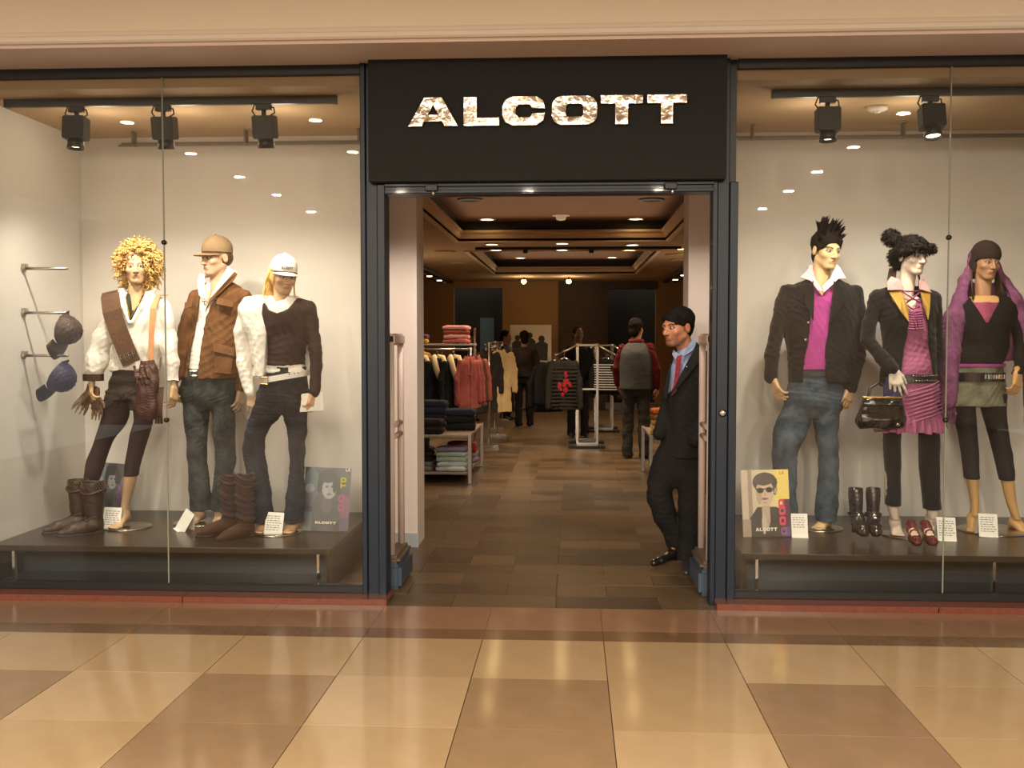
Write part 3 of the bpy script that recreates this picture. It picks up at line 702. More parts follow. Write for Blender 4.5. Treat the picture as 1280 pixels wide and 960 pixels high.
# --- curly blonde mannequin --------------------------------------------------------------
def mannequin_curly():
    f = mk('mannequin', 'curly blonde female mannequin in a white jacket with a brown sash, leftmost of all', 'mannequin', (-2.933, .80, .25), (158, 656), .00530, .00538, .029, 305, MG)
    f.shrink = .02; SK = (206, 170, 132); G = f.grid; p = f.p
    head(f, p(172, 333, -.02), (20, 4, -2), SK, .98, False, (170, 110, 92), (90, 62, 42), (90, 62, 50), (.048, p(172, 382, .0)), ears=False)
    S = G(98, 362, 222, 658, -.2, .2, .007)
    S.loft(f.rows([(368, 164, 180, .05), (385, 145, 202, .085), (425, 147, 198, .09), (460, 142, 190, .09), (485, 138, 188, .09), (494, 140, 186, .08)]))
    S.chain(f.ch([(145, 384, 0, .045), (126, 430, 0, .04), (121, 470, -.05, .032)])).chain(f.ch([(201, 384, 0, .045), (211, 430, .0, .04), (217, 474, -.02, .032)]))
    S.loft(f.rows([(490, 132, 160, .08), (550, 119, 139, .06), (597, 106, 122, .055), (625, 102, 113, .042), (646, 100, 110, .042)]))
    S.loft(f.rows([(490, 163, 188, .08), (537, 165, 185, .065), (575, 158, 174, .058), (600, 155, 169, .055), (628, 151, 161, .038, .01), (644, 149, 159, .04, .01)]))
    foot(S, p(154, 640, .01), p(151, 655, -.14)); foot(S, p(105, 642, .02), p(98, 655, -.10))
    f.add(S, srgb(*SK))
    hand(f, p(120, 474, -.06), (-.02, -.15, -1), (.6, .3, 0), -1, SK, .92, (25, 30, 25))
    hand(f, p(218, 480, -.02), (.05, -.1, -1), (-.8, .3, 0), 1, SK, .92, (25, 30, 25))
    f.body(M_SKIN)
    # legwear
    S = G(98, 490, 196, 602, -.16, .16, .006)
    S.loft(f.rows([(490, 132, 161, .085), (525, 126, 158, .082), (550, 118, 140, .068), (575, 108, 131, .064), (598, 105, 123, .060)]), k=.006)
    S.loft(f.rows([(490, 163, 190, .085), (525, 168, 190, .08), (537, 164, 187, .075), (559, 160, 180, .068), (575, 157, 175, .064), (592, 156, 172, .062)]), k=.006)
    f.garment('leggings', S, cloth('plum_leggings', (56, 41, 41), .8, .2, .2), .0015, 40, 1)
    S = G(124, 455, 198, 512, -.18, .18, .006)
    S.loft(f.rows([(458, 142, 192, .11), (472, 138, 191, .118), (486, 135, 190, .122), (497, 133, 190, .118)]), k=.01)
    S.loft(f.rows([(485, 133, 162, .105), (507, 130, 160, .102)]), k=.01).loft(f.rows([(485, 162, 190, .105), (508, 163, 189, .102)]), k=.01)
    f.garment('shorts', S, cloth('satin_brown_shorts', (58, 48, 44), .5, .3, .3, vscale=20), .006, 45, 2, (1, 1, 2.2))
    # top under the jacket and the white jacket
    S = G(140, 356, 206, 465, -.2, .15, .006)
    S.loft(f.rows([(366, 160, 184, .055), (378, 150, 198, .088), (400, 146, 201, .104), (462, 146, 196, .10)]))
    S.carve(f.xz([(163, 352), (184, 352), (178, 384), (171, 388)]), -9, -.02)
    f.garment('top', S, cloth('dark_green_top', (48, 50, 34), .8, .3, .3), .002)
    S = G(104, 350, 226, 474, -.22, .2, .006)
    S.loft(f.rows([(364, 160, 188, .065), (373, 143, 204, .095), (385, 139, 207, .112), (402, 141, 206, .128), (425, 143, 203, .125), (445, 141, 201, .122), (461, 139, 200, .126)]))
    S.chain(f.ch([(143, 383, 0, .058), (129, 420, -.01, .066), (123, 446, -.03, .068), (122, 461, -.045, .064)]), .02)
    S.chain(f.ch([(204, 383, 0, .056), (210, 420, 0, .056), (214, 450, -.01, .054), (216, 472, -.02, .048)]), .02)
    S.carve(f.xz([(160, 352), (190, 352), (188, 368), (180, 388), (173, 402), (167, 388), (161, 372)]), -9, -.0)
    S.chain(f.ch([(155, 357, .03, .012), (156, 364, -.06, .016), (163, 382, -.105, .016), (171, 402, -.13, .014)]), .012)
    S.chain(f.ch([(190, 362, .03, .012), (189, 367, -.06, .016), (184, 384, -.105, .016), (175, 402, -.13, .014)]), .012)
    S.chain(f.ch([(157, 356, .03, .014), (173, 355, .075, .014), (189, 361, .03, .014)]), .015)
    S.plane(p(122, 467, -.05), (.0, .0, -1)) if False else None
    f.garment('jacket', S, WHITEC, .007, 30, 4)
    b = ring_belt(.055, .055, .045, .01, p(121, 469, -.05)); b.build('knitted_cuff', cloth('dark_knit', (70, 52, 40), .95, .4, .6), f.root)
    # curls: corkscrews rooted on the skull
    b = MB(); r = random.Random(3); c = Vector(p(173, 331, 0.005))
    for i in range(620):
        while True:
            v = Vector((r.gauss(0, 1), r.gauss(0, 1), r.gauss(0, 1))).normalized()
            if v.z > -.95 and not (v.y < -.30 and v.z < .40 and abs(v.x - .06) < .62): break
        L = r.uniform(.055, .10); a = v.cross(Vector((0, 0, 1))).normalized() if abs(v.z) < .95 else Vector((1, 0, 0)); e = v.cross(a)
        p0 = c + Vector((v.x * .078, v.y * .095, (v.z * .088 + .03) if v.z > -.3 else (v.z * .12 + .03))); ph = r.uniform(0, 6.28); cr = r.uniform(.006, .011); tw = r.choice((-1, 1)) * r.uniform(2., 3.2)
        drop = Vector((0, 0, -1)) * r.uniform(.01, .045)
        pts = [p0 + v * L * t + drop * t * t + (a * math.cos(ph + tw * 2 * PI * t) + e * math.sin(ph + tw * 2 * PI * t)) * cr * min(1, t * 4) for t in [q / 13 for q in range(14)]]
        b.tube(pts, [.0042] * 12 + [.0035, .0015], 4)
    S = Sdf(np.array(c) - .16, np.array(c) + .16, .006)
    S.ell(np.array(c) + V3(0, .022, .035), (.092, .10, .088)); S.ell(p(172, 337, -.09), (.058, .06, .085), None, .01, 's')
    hb = f.garment('hair', S, BLOND, .006, 120, 5)
    b.build('curls', BLOND, hb, True)
    # sash with buckles
    path = [p(139, 372, .06), p(140, 364, 0.0), p(145, 369, -.085), p(151, 388, -.132), p(160, 412, -.146), p(169, 434, -.146), p(176, 451, -.142)]
    s = ribbon(path, .122, .008, [V3(-.3, .3, 1), V3(-.2, -.2, 1), V3(-.1, -.9, .5)] + [V3(0, -1, .05)] * 4).build('sash', LEATHER_BROWN, f.root)
    d = Vector(p(176, 451, -.15)) - Vector(p(160, 412, -.15)); d.normalize(); sd = Vector((-d.z, 0, d.x))
    for i in range(4):
        q = Vector(p(173, 443, -.158)) + sd * (i - 1.5) * .028 - d * .004
        b = MB(); h = [q + d * u + sd * w for u, w in ((-.018, -.009), (.018, -.009), (.018, .009), (-.018, .009), (-.018, -.009))]
        b.tube(h, .0028, 6); b.tube([q - sd * .009, q + sd * .009], .002, 5); b.build('buckle', M_CHROME, s)
    ribbon([p(203, 368, .05), p(201, 369, -.05), p(200, 385, -.12), p(200, 415, -.14), p(200, 449, -.15)], .034, .006, [V3(0, 0, 1), V3(0, -.6, .8)] + [V3(0, -1, 0)] * 3).build('bag_strap', cloth('tan_webbing', (196, 140, 96), .8), f.root)
    S = G(178, 440, 216, 526, -.26, -.08, .0055)
    S.loft([(z, x, y, a, b2) for z, x, y, a, b2 in f.rows([(447, 188, 205, .022, -.165), (462, 186, 209, .04, -.165), (490, 183, 210, .05, -.165), (512, 184, 209, .048, -.165), (519, 188, 206, .03, -.165)])], pw=3.)
    for i in range(7): S.chain(f.ch([(184 + i * 2.2, 455 + (i % 3) * 5, -.20, .012), (186 + i * 2.6, 468 + (i % 2) * 7, -.215, .011)]), .006)
    bag = f.garment('shoulder_bag', S, LEATHER_DARK, .005, 60, 8)
    tubes('fringe', f, [[p(206 + i * 1.6, 480, -.16 + i * .01), p(207 + i * 1.8, 505, -.17), p(207 + i * 1.8 + (i % 2), 524, -.165)] for i in range(5)], .006, LEATHER_DARK, 6)
    tubes('necklace', f, [[p(164, 372, -.075), p(168, 386, -.105), p(172, 397, -.118), p(177, 386, -.105), p(183, 372, -.075)]], .005, mat('old_gold', (190, 150, 70), .3, 1.), 6)
    base_disc(f, 158, 656, .165)
    return f
FC = mannequin_curly()
# a pair of leather gloves held in its hand
def glove(loc, rz, ry, lab):
    S = Sdf((-.08, -.05, -.19), (.08, .05, .06), .005)
    S.loft([(.05, 0, 0, .036, .018), (.0, 0, 0, .03, .016), (-.05, 0, 0, .042, .017), (-.09, 0, 0, .04, .015)])
    for i, x in enumerate((-.031, -.010, .011, .031)): S.chain([((x, 0, -.08), .0115), ((x * 1.25, -.008, -.125), .0105), ((x * 1.3, -.02, -.15 - .012 * (i in (1, 2))), .008)], .004)
    S.chain([((.03, 0, -.03), .014), ((.058, -.005, -.065), .011), ((.064, -.012, -.09), .009)], .006)
    t = sdf_obj('glove', S, mat('tan_glove_leather', (92, 64, 36), .5, var=.6, vscale=14, bump=.3), None, .003, 60, 3)
    t.location = loc; t.rotation_euler = (0, ry, rz); return tag(t, lab, 'glove', 'gloves in the curly mannequin\'s hand')
# --- mannequin in the brown jacket ---------------------------------------------------------
def cap_on(fig, T, R, s, m, name='cap', brim=1., text=False, button=True):
    """a baseball cap: crown, brim, button"""
    A = lambda *q: T(*q)
    c = A(0, .010, .055); S = Sdf(c - .19, c + .19, .0045)
    S.ell(A(0, .012, .048), np.array((.088, .105, .098)) * s, R, .01)
    S.plane(A(0, 0, .030), -R @ V3(0, .12, 1)); o = fig.garment(name, S, m, .0012, 50, 3)
    b = MB(); vs = []; n = 16
    for k in range(n + 1):
        q = D2R(198 + 144 * k / n); ca, sa = math.cos(q), math.sin(q)
        arc = -.012 * (ca ** 2) * 1.6
        for (rr, dz) in ((.85, .0), (1., 0)):
            inner = rr < 1
            x = ca * (.084 if inner else .088); y = .012 + sa * (.098 if inner else (.105 + .072 * brim * max(0, -sa - .3) / .7))
            for t in (0, .006): vs.append(A(x, y, .034 + arc - (0 if inner else .012 * max(0, -sa)) + t))
    fs = []
    for k in range(n):
        a = k * 4; e = a + 4; fs += [(a, a + 2, e + 2, e), (a + 1, e + 1, e + 3, a + 3), (a + 2, a + 3, e + 3, e + 2), (a, e, e + 1, a + 1)]
    fs += [(0, 1, 3, 2), (n * 4, n * 4 + 2, n * 4 + 3, n * 4 + 1)]
    b.add(vs, fs).build('brim', m, o, True)
    if button: MB().lathe([(.009, 0), (.009, .004), (.004, .007)], A(0, .012, .147), 10).build('button', m, o, True)
    return o
def mannequin_brown():
    f = mk('mannequin', 'male mannequin in a tan cap and brown field jacket over a white shirt', 'mannequin', (-2.542, .98, .25), (243, 658), .00532, .0055, .026, 297, MG)
    SK = (196, 158, 128); G = f.grid; p = f.p
    T, R = head(f, p(271, 323, -.01), (-38, 6, 0), SK, 1.02, True, (150, 96, 84), neck=(.056, p(272, 372, .01)))
    S = G(214, 362, 314, 660, -.2, .22, .007)
    S.loft(f.rows([(362, 262, 282, .06), (378, 246, 302, .09), (430, 244, 296, .1), (470, 236, 290, .1), (495, 236, 290, .1)]))
    S.chain(f.ch([(247, 372, 0, .05), (232, 420, 0, .042), (223, 474, -.03, .033)])).chain(f.ch([(302, 374, 0, .05), (306, 425, 0, .042), (303, 487, -.02, .033)]))
    S.loft(f.rows([(490, 230, 259, .08), (584, 239, 257, .06), (640, 243, 255, .045)])).loft(f.rows([(490, 264, 293, .08), (584, 272, 288, .06, .03), (640, 266, 278, .045, .06)]))
    foot(S, p(249, 644, .0), p(243, 657, -.13)); foot(S, p(272, 644, .06), p(276, 657, -.06))
    f.add(S, srgb(*SK))
    hand(f, p(221, 475, -.03), (-.05, -.12, -1), (.8, .3, 0), -1, (206, 166, 124), 1., (22, 28, 22)); hand(f, p(302, 488, -.02), (-.06, -.1, -1), (-.8, .35, 0), 1, (176, 150, 128), 1., (22, 28, 22))
    f.body(M_SKIN)
    S = G(220, 455, 302, 646, -.2, .22, .006)
    S.loft(f.rows([(456, 238, 292, .105), (470, 229, 297, .122), (485, 226, 297, .122), (500, 227, 295, .11), (514, 234, 288, .07)]), k=.02)
    S.loft(f.rows([(486, 226, 260, .1), (528, 231, 261, .09), (556, 234, 258, .082), (584, 235, 260, .078), (612, 237, 262, .078), (641, 238, 263, .082)]), k=.02)
    S.loft(f.rows([(486, 263, 296, .1), (517, 265, 294, .09), (542, 266, 294, .086), (562, 268, 294, .082, .01), (590, 267, 291, .078, .03), (612, 264, 286, .078, .045), (643, 262, 281, .08, .06)]), k=.02)
    f.garment('jeans', S, DENIM_GREEN, .004, 26, 5, (1, 1, 1.6))
    S = G(232, 345, 306, 468, -.2, .15, .006)
    S.loft(f.rows([(354, 260, 284, .065), (366, 248, 297, .092), (400, 244, 300, .112), (440, 238, 296, .114), (463, 236, 292, .118)]))
    S.carve(f.xz([(259, 345), (281, 345), (274, 366), (266, 380)]), -9, -.03)
    f.garment('shirt', S, WHITEC, .004, 30, 6)
    S = G(210, 348, 322, 492, -.22, .2, .006)
    S.loft(f.rows([(354, 258, 291, .07), (362, 248, 304, .09), (370, 241, 310, .105), (386, 239, 309, .122), (410, 238, 306, .13), (440, 234, 304, .134), (474, 229, 302, .14)]))
    S.chain(f.ch([(245, 372, 0, .056), (233, 410, -.005, .055), (227, 445, -.015, .052), (222, 472, -.03, .046)]), .014)
    S.chain(f.ch([(305, 373, 0, .058), (307, 415, 0, .058), (306, 455, -.005, .054), (302, 485, -.02, .048)]), .014)
    S.carve(f.xz([(258, 348), (283, 348), (275, 372), (266, 395), (261, 417), (258, 442), (257, 480), (239, 480), (242, 442), (249, 417), (253, 392), (256, 370)]), -9, -.02)
    f.garment('jacket', S, cloth('brown_canvas', (104, 70, 42), .9, .25, .4, vscale=10), .007, 26, 7)
    BR = _M['brown_canvas']
    for pts in ([(280, 374, -.128), (299, 378, -.118), (298, 386, -.13), (279, 382, -.142)], [(276, 429, -.142), (301, 436, -.125), (300, 446, -.137), (276, 440, -.155)], [(240, 380, -.118), (250, 377, -.128), (250, 385, -.14), (240, 388, -.13)]): flap(f, 'pocket_flap', pts, .008, BR)
    flap(f, 'pocket', [(277, 441, -.142), (299, 446, -.13), (297, 468, -.142), (277, 466, -.152)], .006, BR)
    # white collar, standing
    flap(f, 'collar', [(253, 343, -.045), (260, 347, -.07), (266, 376, -.135), (257, 371, -.118), (252, 356, -.075)], .006, WHITEC)
    flap(f, 'collar', [(287, 334, -.035), (297, 346, -.03), (293, 352, -.07), (278, 368, -.12), (266, 386, -.132), (273, 366, -.10), (282, 348, -.075)], .006, WHITEC)
    tubes('collar', f, [[p(254, 346, -.04), p(257, 344, .05), p(272, 340, .085), p(288, 340, .05), p(294, 342, -.02)]], .016, WHITEC, 8)
    flap(f, 'lapel', [(296, 341, -.05), (299, 344, -.05), (297, 352, -.085), (272, 380, -.145), (266, 392, -.148), (270, 376, -.13), (288, 354, -.10)], .007, BR)
    tubes('necklace', f, [[p(262, 360, -.092), p(263, 378, -.122), p(265, 384, -.126), p(268, 376, -.122), p(275, 360, -.09)]], .0025, GOLD, 5)
    tubes('pendant', f, [[p(264, 375, -.13), p(264, 383, -.13)], [p(261.5, 378, -.13), p(266.5, 378, -.13)]], .003, M_CHROME, 5)
    ring_belt(.152, .114, .03, .007, p(264, 467, 0)).build('belt', mat('oxblood_leather', (62, 36, 34), .5, bump=.2), f.root)
    b = MB(); c = Vector(p(251, 467, -.132)); b.tube([c + Vector(q) for q in ((-.022, 0, -.016), (.022, 0, -.016), (.022, 0, .016), (-.022, 0, .016), (-.022, 0, -.016))], .003, 6).build('buckle', M_CHROME, f.root)
    CAPT = cloth('khaki_twill', (136, 112, 84), .9, .12, .3)
    S = Sdf(p(271, 323) - .15, p(271, 323) + .15, .005); S.ell(T(0, .03, .0), np.array((.083, .082, .075)) * 1.02, R); S.plane(T(0, 0, .04), R @ V3(0, 0, 1)); S.plane(T(0, .0, 0), R @ V3(0, -1, .0))
    f.garment('hair', S, HAIRBROWN, .002, 80, 2)
    cap_on(f, T, R, 1.04, CAPT, 'cap')
    base_disc(f, 248, 658, .165)
    return f
mannequin_brown()

# --- mannequin in the white cap --------------------------------------------------------------
def mannequin_cap():
    f = mk('mannequin', 'female mannequin in a white cap with a white jacket over one shoulder and dark top', 'mannequin', (-1.892, .66, .25), (345, 662), .00516, .0052, .018, 308, MG)
    SK = (200, 160, 126); G = f.grid; p = f.p
    T, R = head(f, p(355, 344, -.01), (34, 10, 3), SK, .95, False, (170, 100, 90), neck=(.047, p(351, 384, .0)))
    S = G(296, 372, 406, 666, -.2, .2, .007)
    S.loft(f.rows([(372, 340, 362, .05), (382, 320, 384, .085), (430, 336, 380, .09), (475, 330, 380, .1), (492, 330, 380, .1)]))
    S.chain(f.ch([(314, 384, 0, .045), (305, 430, 0, .038), (315, 486, -.03, .03)])).chain(f.ch([(384, 384, 0, .045), (394, 430, 0, .038), (394, 484, -.05, .03)]))
    S.loft(f.rows([(485, 322, 352, .085), (556, 307, 328, .06), (640, 322, 337, .04)])).loft(f.rows([(485, 354, 382, .085), (556, 364, 381, .06), (645, 361, 373, .04)]))
    foot(S, p(330, 648, .02), p(326, 661, -.10)); foot(S, p(366, 648, .02), p(361, 661, -.10))
    f.add(S, srgb(*SK))
    hand(f, p(317, 489, -.035), (.12, -.15, -1), (-.2, .9, 0), 1, (186, 158, 128), .9, (18, 22, 20)); hand(f, p(394, 486, -.055), (-.1, -.1, -1), (-.75, .5, 0), 1, (204, 160, 122), .92, (30, 35, 25))
    f.body(M_SKIN)
    S = G(298, 452, 392, 652, -.2, .2, .006)
    S.loft(f.rows([(455, 333, 382, .106), (475, 327, 384, .12), (490, 323, 385, .12), (502, 324, 384, .108), (515, 332, 376, .07)]), k=.02)
    S.loft(f.rows([(486, 323, 354, .1), (514, 313, 351, .092), (534, 307, 335, .084), (556, 303, 331, .078), (584, 308, 335, .074), (612, 314, 339, .078), (642, 317, 342, .088), (650, 317, 343, .09)]), k=.02)
    S.loft(f.rows([(486, 354, 385, .1), (514, 354, 384, .09), (534, 359, 384, .082), (556, 362, 382, .074), (584, 362, 380, .07), (612, 358, 381, .074), (648, 354, 380, .088)]), k=.02)
    f.garment('jeans', S, DENIM_DARK, .004, 28, 9, (1, 1, 1.6))
    S = G(312, 362, 392, 470, -.2, .15, .006)
    S.loft(f.rows([(368, 332, 372, .066), (376, 326, 382, .08), (400, 326, 382, .09), (430, 337, 379, .085), (455, 333, 381, .11), (463, 331, 383, .114)]))
    S.carve(f.xz([(337, 360), (364, 360), (360, 372), (348, 376)]), -9, -.0)
    f.garment('undershirt', S, WHITEC, .002, 30, 3)
    MAR = cloth('dark_maroon_jersey', (42, 25, 23), .75, .25, .2)
    S = G(308, 362, 404, 495, -.22, .17, .006)
    S.loft(f.rows([(370, 328, 378, .075), (376, 320, 388, .098), (400, 320, 388, .122), (430, 334, 383, .110), (445, 333, 382, .114), (454, 332, 382, .12)]))
    S.chain(f.ch([(384, 382, 0, .05), (392, 420, 0, .043), (396, 455, -.02, .040), (395, 486, -.055, .035)]), .014)
    S.carve(f.xz([(334, 360), (374, 360), (371, 376), (366, 385), (352, 390), (340, 386), (336, 378)]), -9, -.0)
    f.garment('top', S, MAR, .006, 26, 12)
    S = G(294, 364, 392, 496, -.23, .2, .006)
    S.loft(f.rows([(368, 320, 342, .075), (376, 304, 345, .105), (400, 303, 345, .13), (430, 314, 345, .128), (467, 320, 345, .13)]), k=.01)
    S.loft(f.rows([(420, 360, 384, .05, .08), (462, 360, 386, .05, .09)]), k=.01)
    S.chain(f.ch([(312, 380, 0, .058), (304, 412, -.005, .056), (306, 450, -.015, .05), (315, 486, -.035, .043)]), .014)
    S.carve(f.xz([(338, 355), (400, 355), (400, 480), (334, 480), (338, 455), (339, 420)]), -9, .06)
    f.garment('jacket', S, cloth('white_leather', (242, 236, 226), .55, .04, .2), .005, 28, 13)
    ring_belt(.150, .122, .036, .008, p(356, 468, 0), tilt=.18).build('belt', mat('white_belt', (226, 222, 216), .4), f.root)
    b = MB(); c = Vector(p(337, 472, -.128)); b.tube([c + Vector(q) for q in ((-.028, .012, -.02), (.028, -.006, -.02), (.028, -.006, .022), (-.028, .012, .022), (-.028, .012, -.02))], .005, 6).build('buckle', mat('brass', (196, 160, 90), .3, 1.), f.root)
    b = MB(); [b.tube([Vector(p(x, 462.5 + (379 - x) * .1, -.118 + (x - 368) * .0032)), Vector(p(x, 462.5 + (379 - x) * .1, -.124 + (x - 368) * .0032))], .006, 8) for x in (368, 373, 377)]; b.build('eyelet', M_CHROME, f.root)
    # hair: straight strands
    b = MB(); r = random.Random(5)
    for i in range(46):
        t = i / 45; x0 = 337 + 3 * r.random(); b.tube([p(x0 + 2 + 5 * t, 330, -.03 + .07 * t), p(335 + 8 * t, 348, -.045 + .07 * t), p(332 + 9 * t + r.uniform(-1, 1), 366, -.06 + .07 * t), p(334 + 8 * t + r.uniform(-1.5, 1.5), 374 + r.uniform(-3, 4), -.085 + .07 * t)], [.006, .006, .005, .002], 5)
    for i in range(22):
        t = i / 21; b.tube([p(371 - 3 * t, 340, .0 + .05 * t), p(368 - 2 * t, 356, -.02 + .05 * t), p(371 - 2 * t + r.uniform(-1, 1), 372, -.05 + .05 * t)], [.006, .005, .002], 5)
    S = Sdf(p(355, 344) - .16, p(355, 344) + .16, .006); S.ell(T(0, .03, .0), (.086, .085, .1), R); S.plane(T(0, -.02, 0), R @ V3(0, -1, -.2)); S.plane(T(0, 0, .05), R @ V3(0, 0, 1))
    h = f.garment('hair', S, BLOND, .002, 80, 2); b.build('strands', BLOND, h, True)
    cp = cap_on(f, T, R, .97, cloth('white_twill', (240, 234, 222), .9, .04, .2), 'cap', 1.)
    # lettering stitched round the front of the cap
    b = MB(); b2 = word_mb('ALCOTT', .075, .018, .002)
    for (x, y, z), in zip(b2.v):
        a = x / .088 - .12; e = (z + .058 - .048) / .098; rr = math.sqrt(max(0, 1 - e * e)) + .02
        b.v.append(tuple(T(math.sin(a) * .0905 * rr, .012 - math.cos(a) * .108 * rr - y - .001, .048 + e * .098)))
    b.f = b2.f; b.build('lettering', mat('grey_thread', (90, 82, 74), .8), cp)
    base_disc(f, 345, 662, .165)
    return f
mannequin_cap()
# --- spiky haired mannequin ----------------------------------------------------------------
def mannequin_spiky():
    f = mk('mannequin', 'male mannequin with spiky black hair in black velvet blazer and pink jersey', 'mannequin', (1.617, 1.02, .25), (1022, 664), .00518, .00516, -.024, 280, MG)
    SK = (214, 180, 134); G = f.grid; p = f.p
    T, R = head(f, p(1032, 314, -.02), (20, 8, 4), SK, 1.02, True, (190, 140, 112), (40, 32, 28), neck=(.056, p(1022, 366, .01)))
    S = G(956, 352, 1082, 668, -.22, .2, .007)
    S.loft(f.rows([(356, 1010, 1036, .06), (370, 992, 1058, .09), (430, 990, 1058, .1), (475, 992, 1046, .1), (500, 990, 1050, .1)]))
    S.chain(f.ch([(986, 366, 0, .05), (969, 420, 0, .042), (963, 470, -.03, .033)])).chain(f.ch([(1064, 366, 0, .05), (1073, 425, 0, .042), (1060, 482, -.05, .033)]))
    S.loft(f.rows([(490, 983, 1012, .085), (580, 968, 994, .06), (650, 975, 990, .045)])).loft(f.rows([(490, 1020, 1050, .085), (580, 1026, 1046, .06), (655, 1027, 1041, .045)]))
    foot(S, p(1032, 652, .0), p(1014, 664, -.10), k=.018); foot(S, p(984, 652, .02), p(976, 664, -.10))
    f.add(S, srgb(*SK))
    hand(f, p(964, 473, -.035), (.30, -.2, -1), (.8, .3, 0), -1, (206, 166, 124), 1., (18, 24, 20)); hand(f, p(1059, 483, -.055), (-.14, -.1, -1), (-.5, .8, 0), 1, (208, 168, 128), 1., (25, 30, 25))
    f.body(M_SKIN)
    S = G(960, 458, 1064, 662, -.2, .2, .006)
    S.loft(f.rows([(460, 991, 1046, .105), (480, 985, 1056, .122), (500, 981, 1058, .122), (512, 981, 1055, .108), (524, 990, 1044, .07)]), k=.02)
    S.loft(f.rows([(490, 981, 1018, .105), (510, 978, 1014, .1), (540, 966, 1011, .094), (558, 964, 1000, .086, -.02), (600, 965, 996, .08, -.01), (630, 967, 996, .08), (656, 968, 999, .084)]), k=.006)
    S.loft(f.rows([(490, 1018, 1056, .105), (510, 1015, 1052, .1), (540, 1018, 1048, .092), (580, 1023, 1049, .084), (631, 1019, 1048, .082), (646, 1018, 1047, .086), (655, 1021, 1046, .086)]), k=.006)
    f.garment('jeans', S, DENIM, .004, 26, 15, (1, 1, 1.6))
    S = G(976, 338, 1068, 474, -.2, .15, .006)
    S.loft(f.rows([(356, 1004, 1042, .07), (366, 994, 1058, .095), (400, 988, 1056, .118), (440, 988, 1056, .118), (463, 990, 1046, .122)]))
    S.carve(f.xz([(1012, 340), (1036, 340), (1032, 358), (1024, 372), (1016, 360)]), -9, -.02)
    f.garment('jersey', S, PINK, .004, 28, 16)
    S = G(950, 340, 1088, 492, -.23, .2, .006)
    S.loft(f.rows([(349, 1006, 1046, .07), (355, 988, 1062, .09), (364, 981, 1073, .112), (390, 978, 1074, .134), (420, 980, 1073, .134), (450, 985, 1073, .138), (479, 986, 1070, .142)]))
    S.chain(f.ch([(984, 364, 0, .054), (971, 410, -.005, .053), (964, 445, -.015, .05), (962, 472, -.03, .047)]), .014)
    S.chain(f.ch([(1069, 366, 0, .056), (1073, 412, 0, .056), (1070, 450, -.02, .052), (1060, 484, -.05, .049)]), .014)
    S.carve(f.xz([(1008, 344), (1042, 344), (1038, 362), (1033, 385), (1029, 402), (1025, 432), (1026, 470), (1030, 482), (1000, 482), (1000, 460), (1005, 430), (1009, 400), (1011, 370)]), -9, -.02)
    f.garment('blazer', S, BLACKV, .006, 26, 17)
    flap(f, 'lapel', [(1012, 352, -.098), (1003, 364, -.118), (1000, 378, -.135), (1010, 402, -.148), (1012, 372, -.128)], .006, BLACKV); flap(f, 'lapel', [(1037, 352, -.098), (1046, 364, -.118), (1048, 378, -.135), (1031, 404, -.150), (1035, 372, -.128)], .006, BLACKV)
    for y in (404, 425): MB().lathe([(.008, 0), (.010, .003), (.004, .006)], p(1004.5 - (y - 404) * .15, y, -.142), 10, R=rotm(90)).build('button', M_CHROME, f.root, True)
    flap(f, 'collar', [(1013, 331, -.03), (1006, 341, -.03), (999, 348, -.045), (1009, 352, -.09), (1017, 365, -.125), (1023, 366, -.125), (1015, 350, -.095)], .007, PINKC)
    flap(f, 'collar', [(1043, 331, -.04), (1047, 336, -.04), (1054, 349, -.05), (1043, 350, -.085), (1034, 358, -.115), (1024, 367, -.125), (1022, 360, -.118), (1034, 348, -.09)], .007, mat('white_collar', (236, 222, 224), .85))
    tubes('collar_stand', f, [[p(1012, 335, -.03), p(1014, 334, .05), p(1026, 332, .085), p(1040, 333, .05), p(1045, 335, -.02)]], .014, PINKC, 8)
    ring_belt(.136, .122, .024, .006, p(1018, 468, 0)).build('belt', mat('dark_belt', (44, 36, 34), .5), f.root)
    S = Sdf(p(1032, 314) - .16, p(1032, 314) + .25, .005); S.ell(T(0, .026, .047), np.array((.086, .113, .088)) * 1.02, R); S.ell(T(0, .065, -.03), (.06, .045, .07), R, .02)
    S.ell(T(0, -.10, -.012), (.078, .066, .066), R, .008, 's')
    for sx in (-1, 1): S.cap(T(sx * .060, -.052, .072), T(sx * .075, -.024, .022), .013, .009, .012)
    for sx in (-1, 1): S.cap(T(sx * .076, -.02, .03), T(sx * .074, -.025, -.02), .010, .005, .01)
    r = random.Random(11)
    for i in range(120):
        u = r.uniform(-1.05, 1.05); w = r.uniform(-.2, 1.35)
        v = np.array((math.sin(u) * .9, -math.cos(w * 1.9) * .75 * math.cos(u), abs(math.sin(w * 1.4)) * .95 + .15)); v /= np.linalg.norm(v)
        if v[1] < -.55 and v[2] < .5: continue
        a = np.array((0, .025, .045)) + v * np.array((.078, .088, .082)); e = a + (v * .6 + np.array((r.uniform(-.35, .35), r.uniform(-.5, .1), .62))) * r.uniform(.045, .085)
        S.cap(T(*a), T(*e), .014, .0026, .003)
    f.garment('hair', S, HAIRBLACK, .002, 90, 3)
    base_disc(f, 1022, 664, .165)
mannequin_spiky()

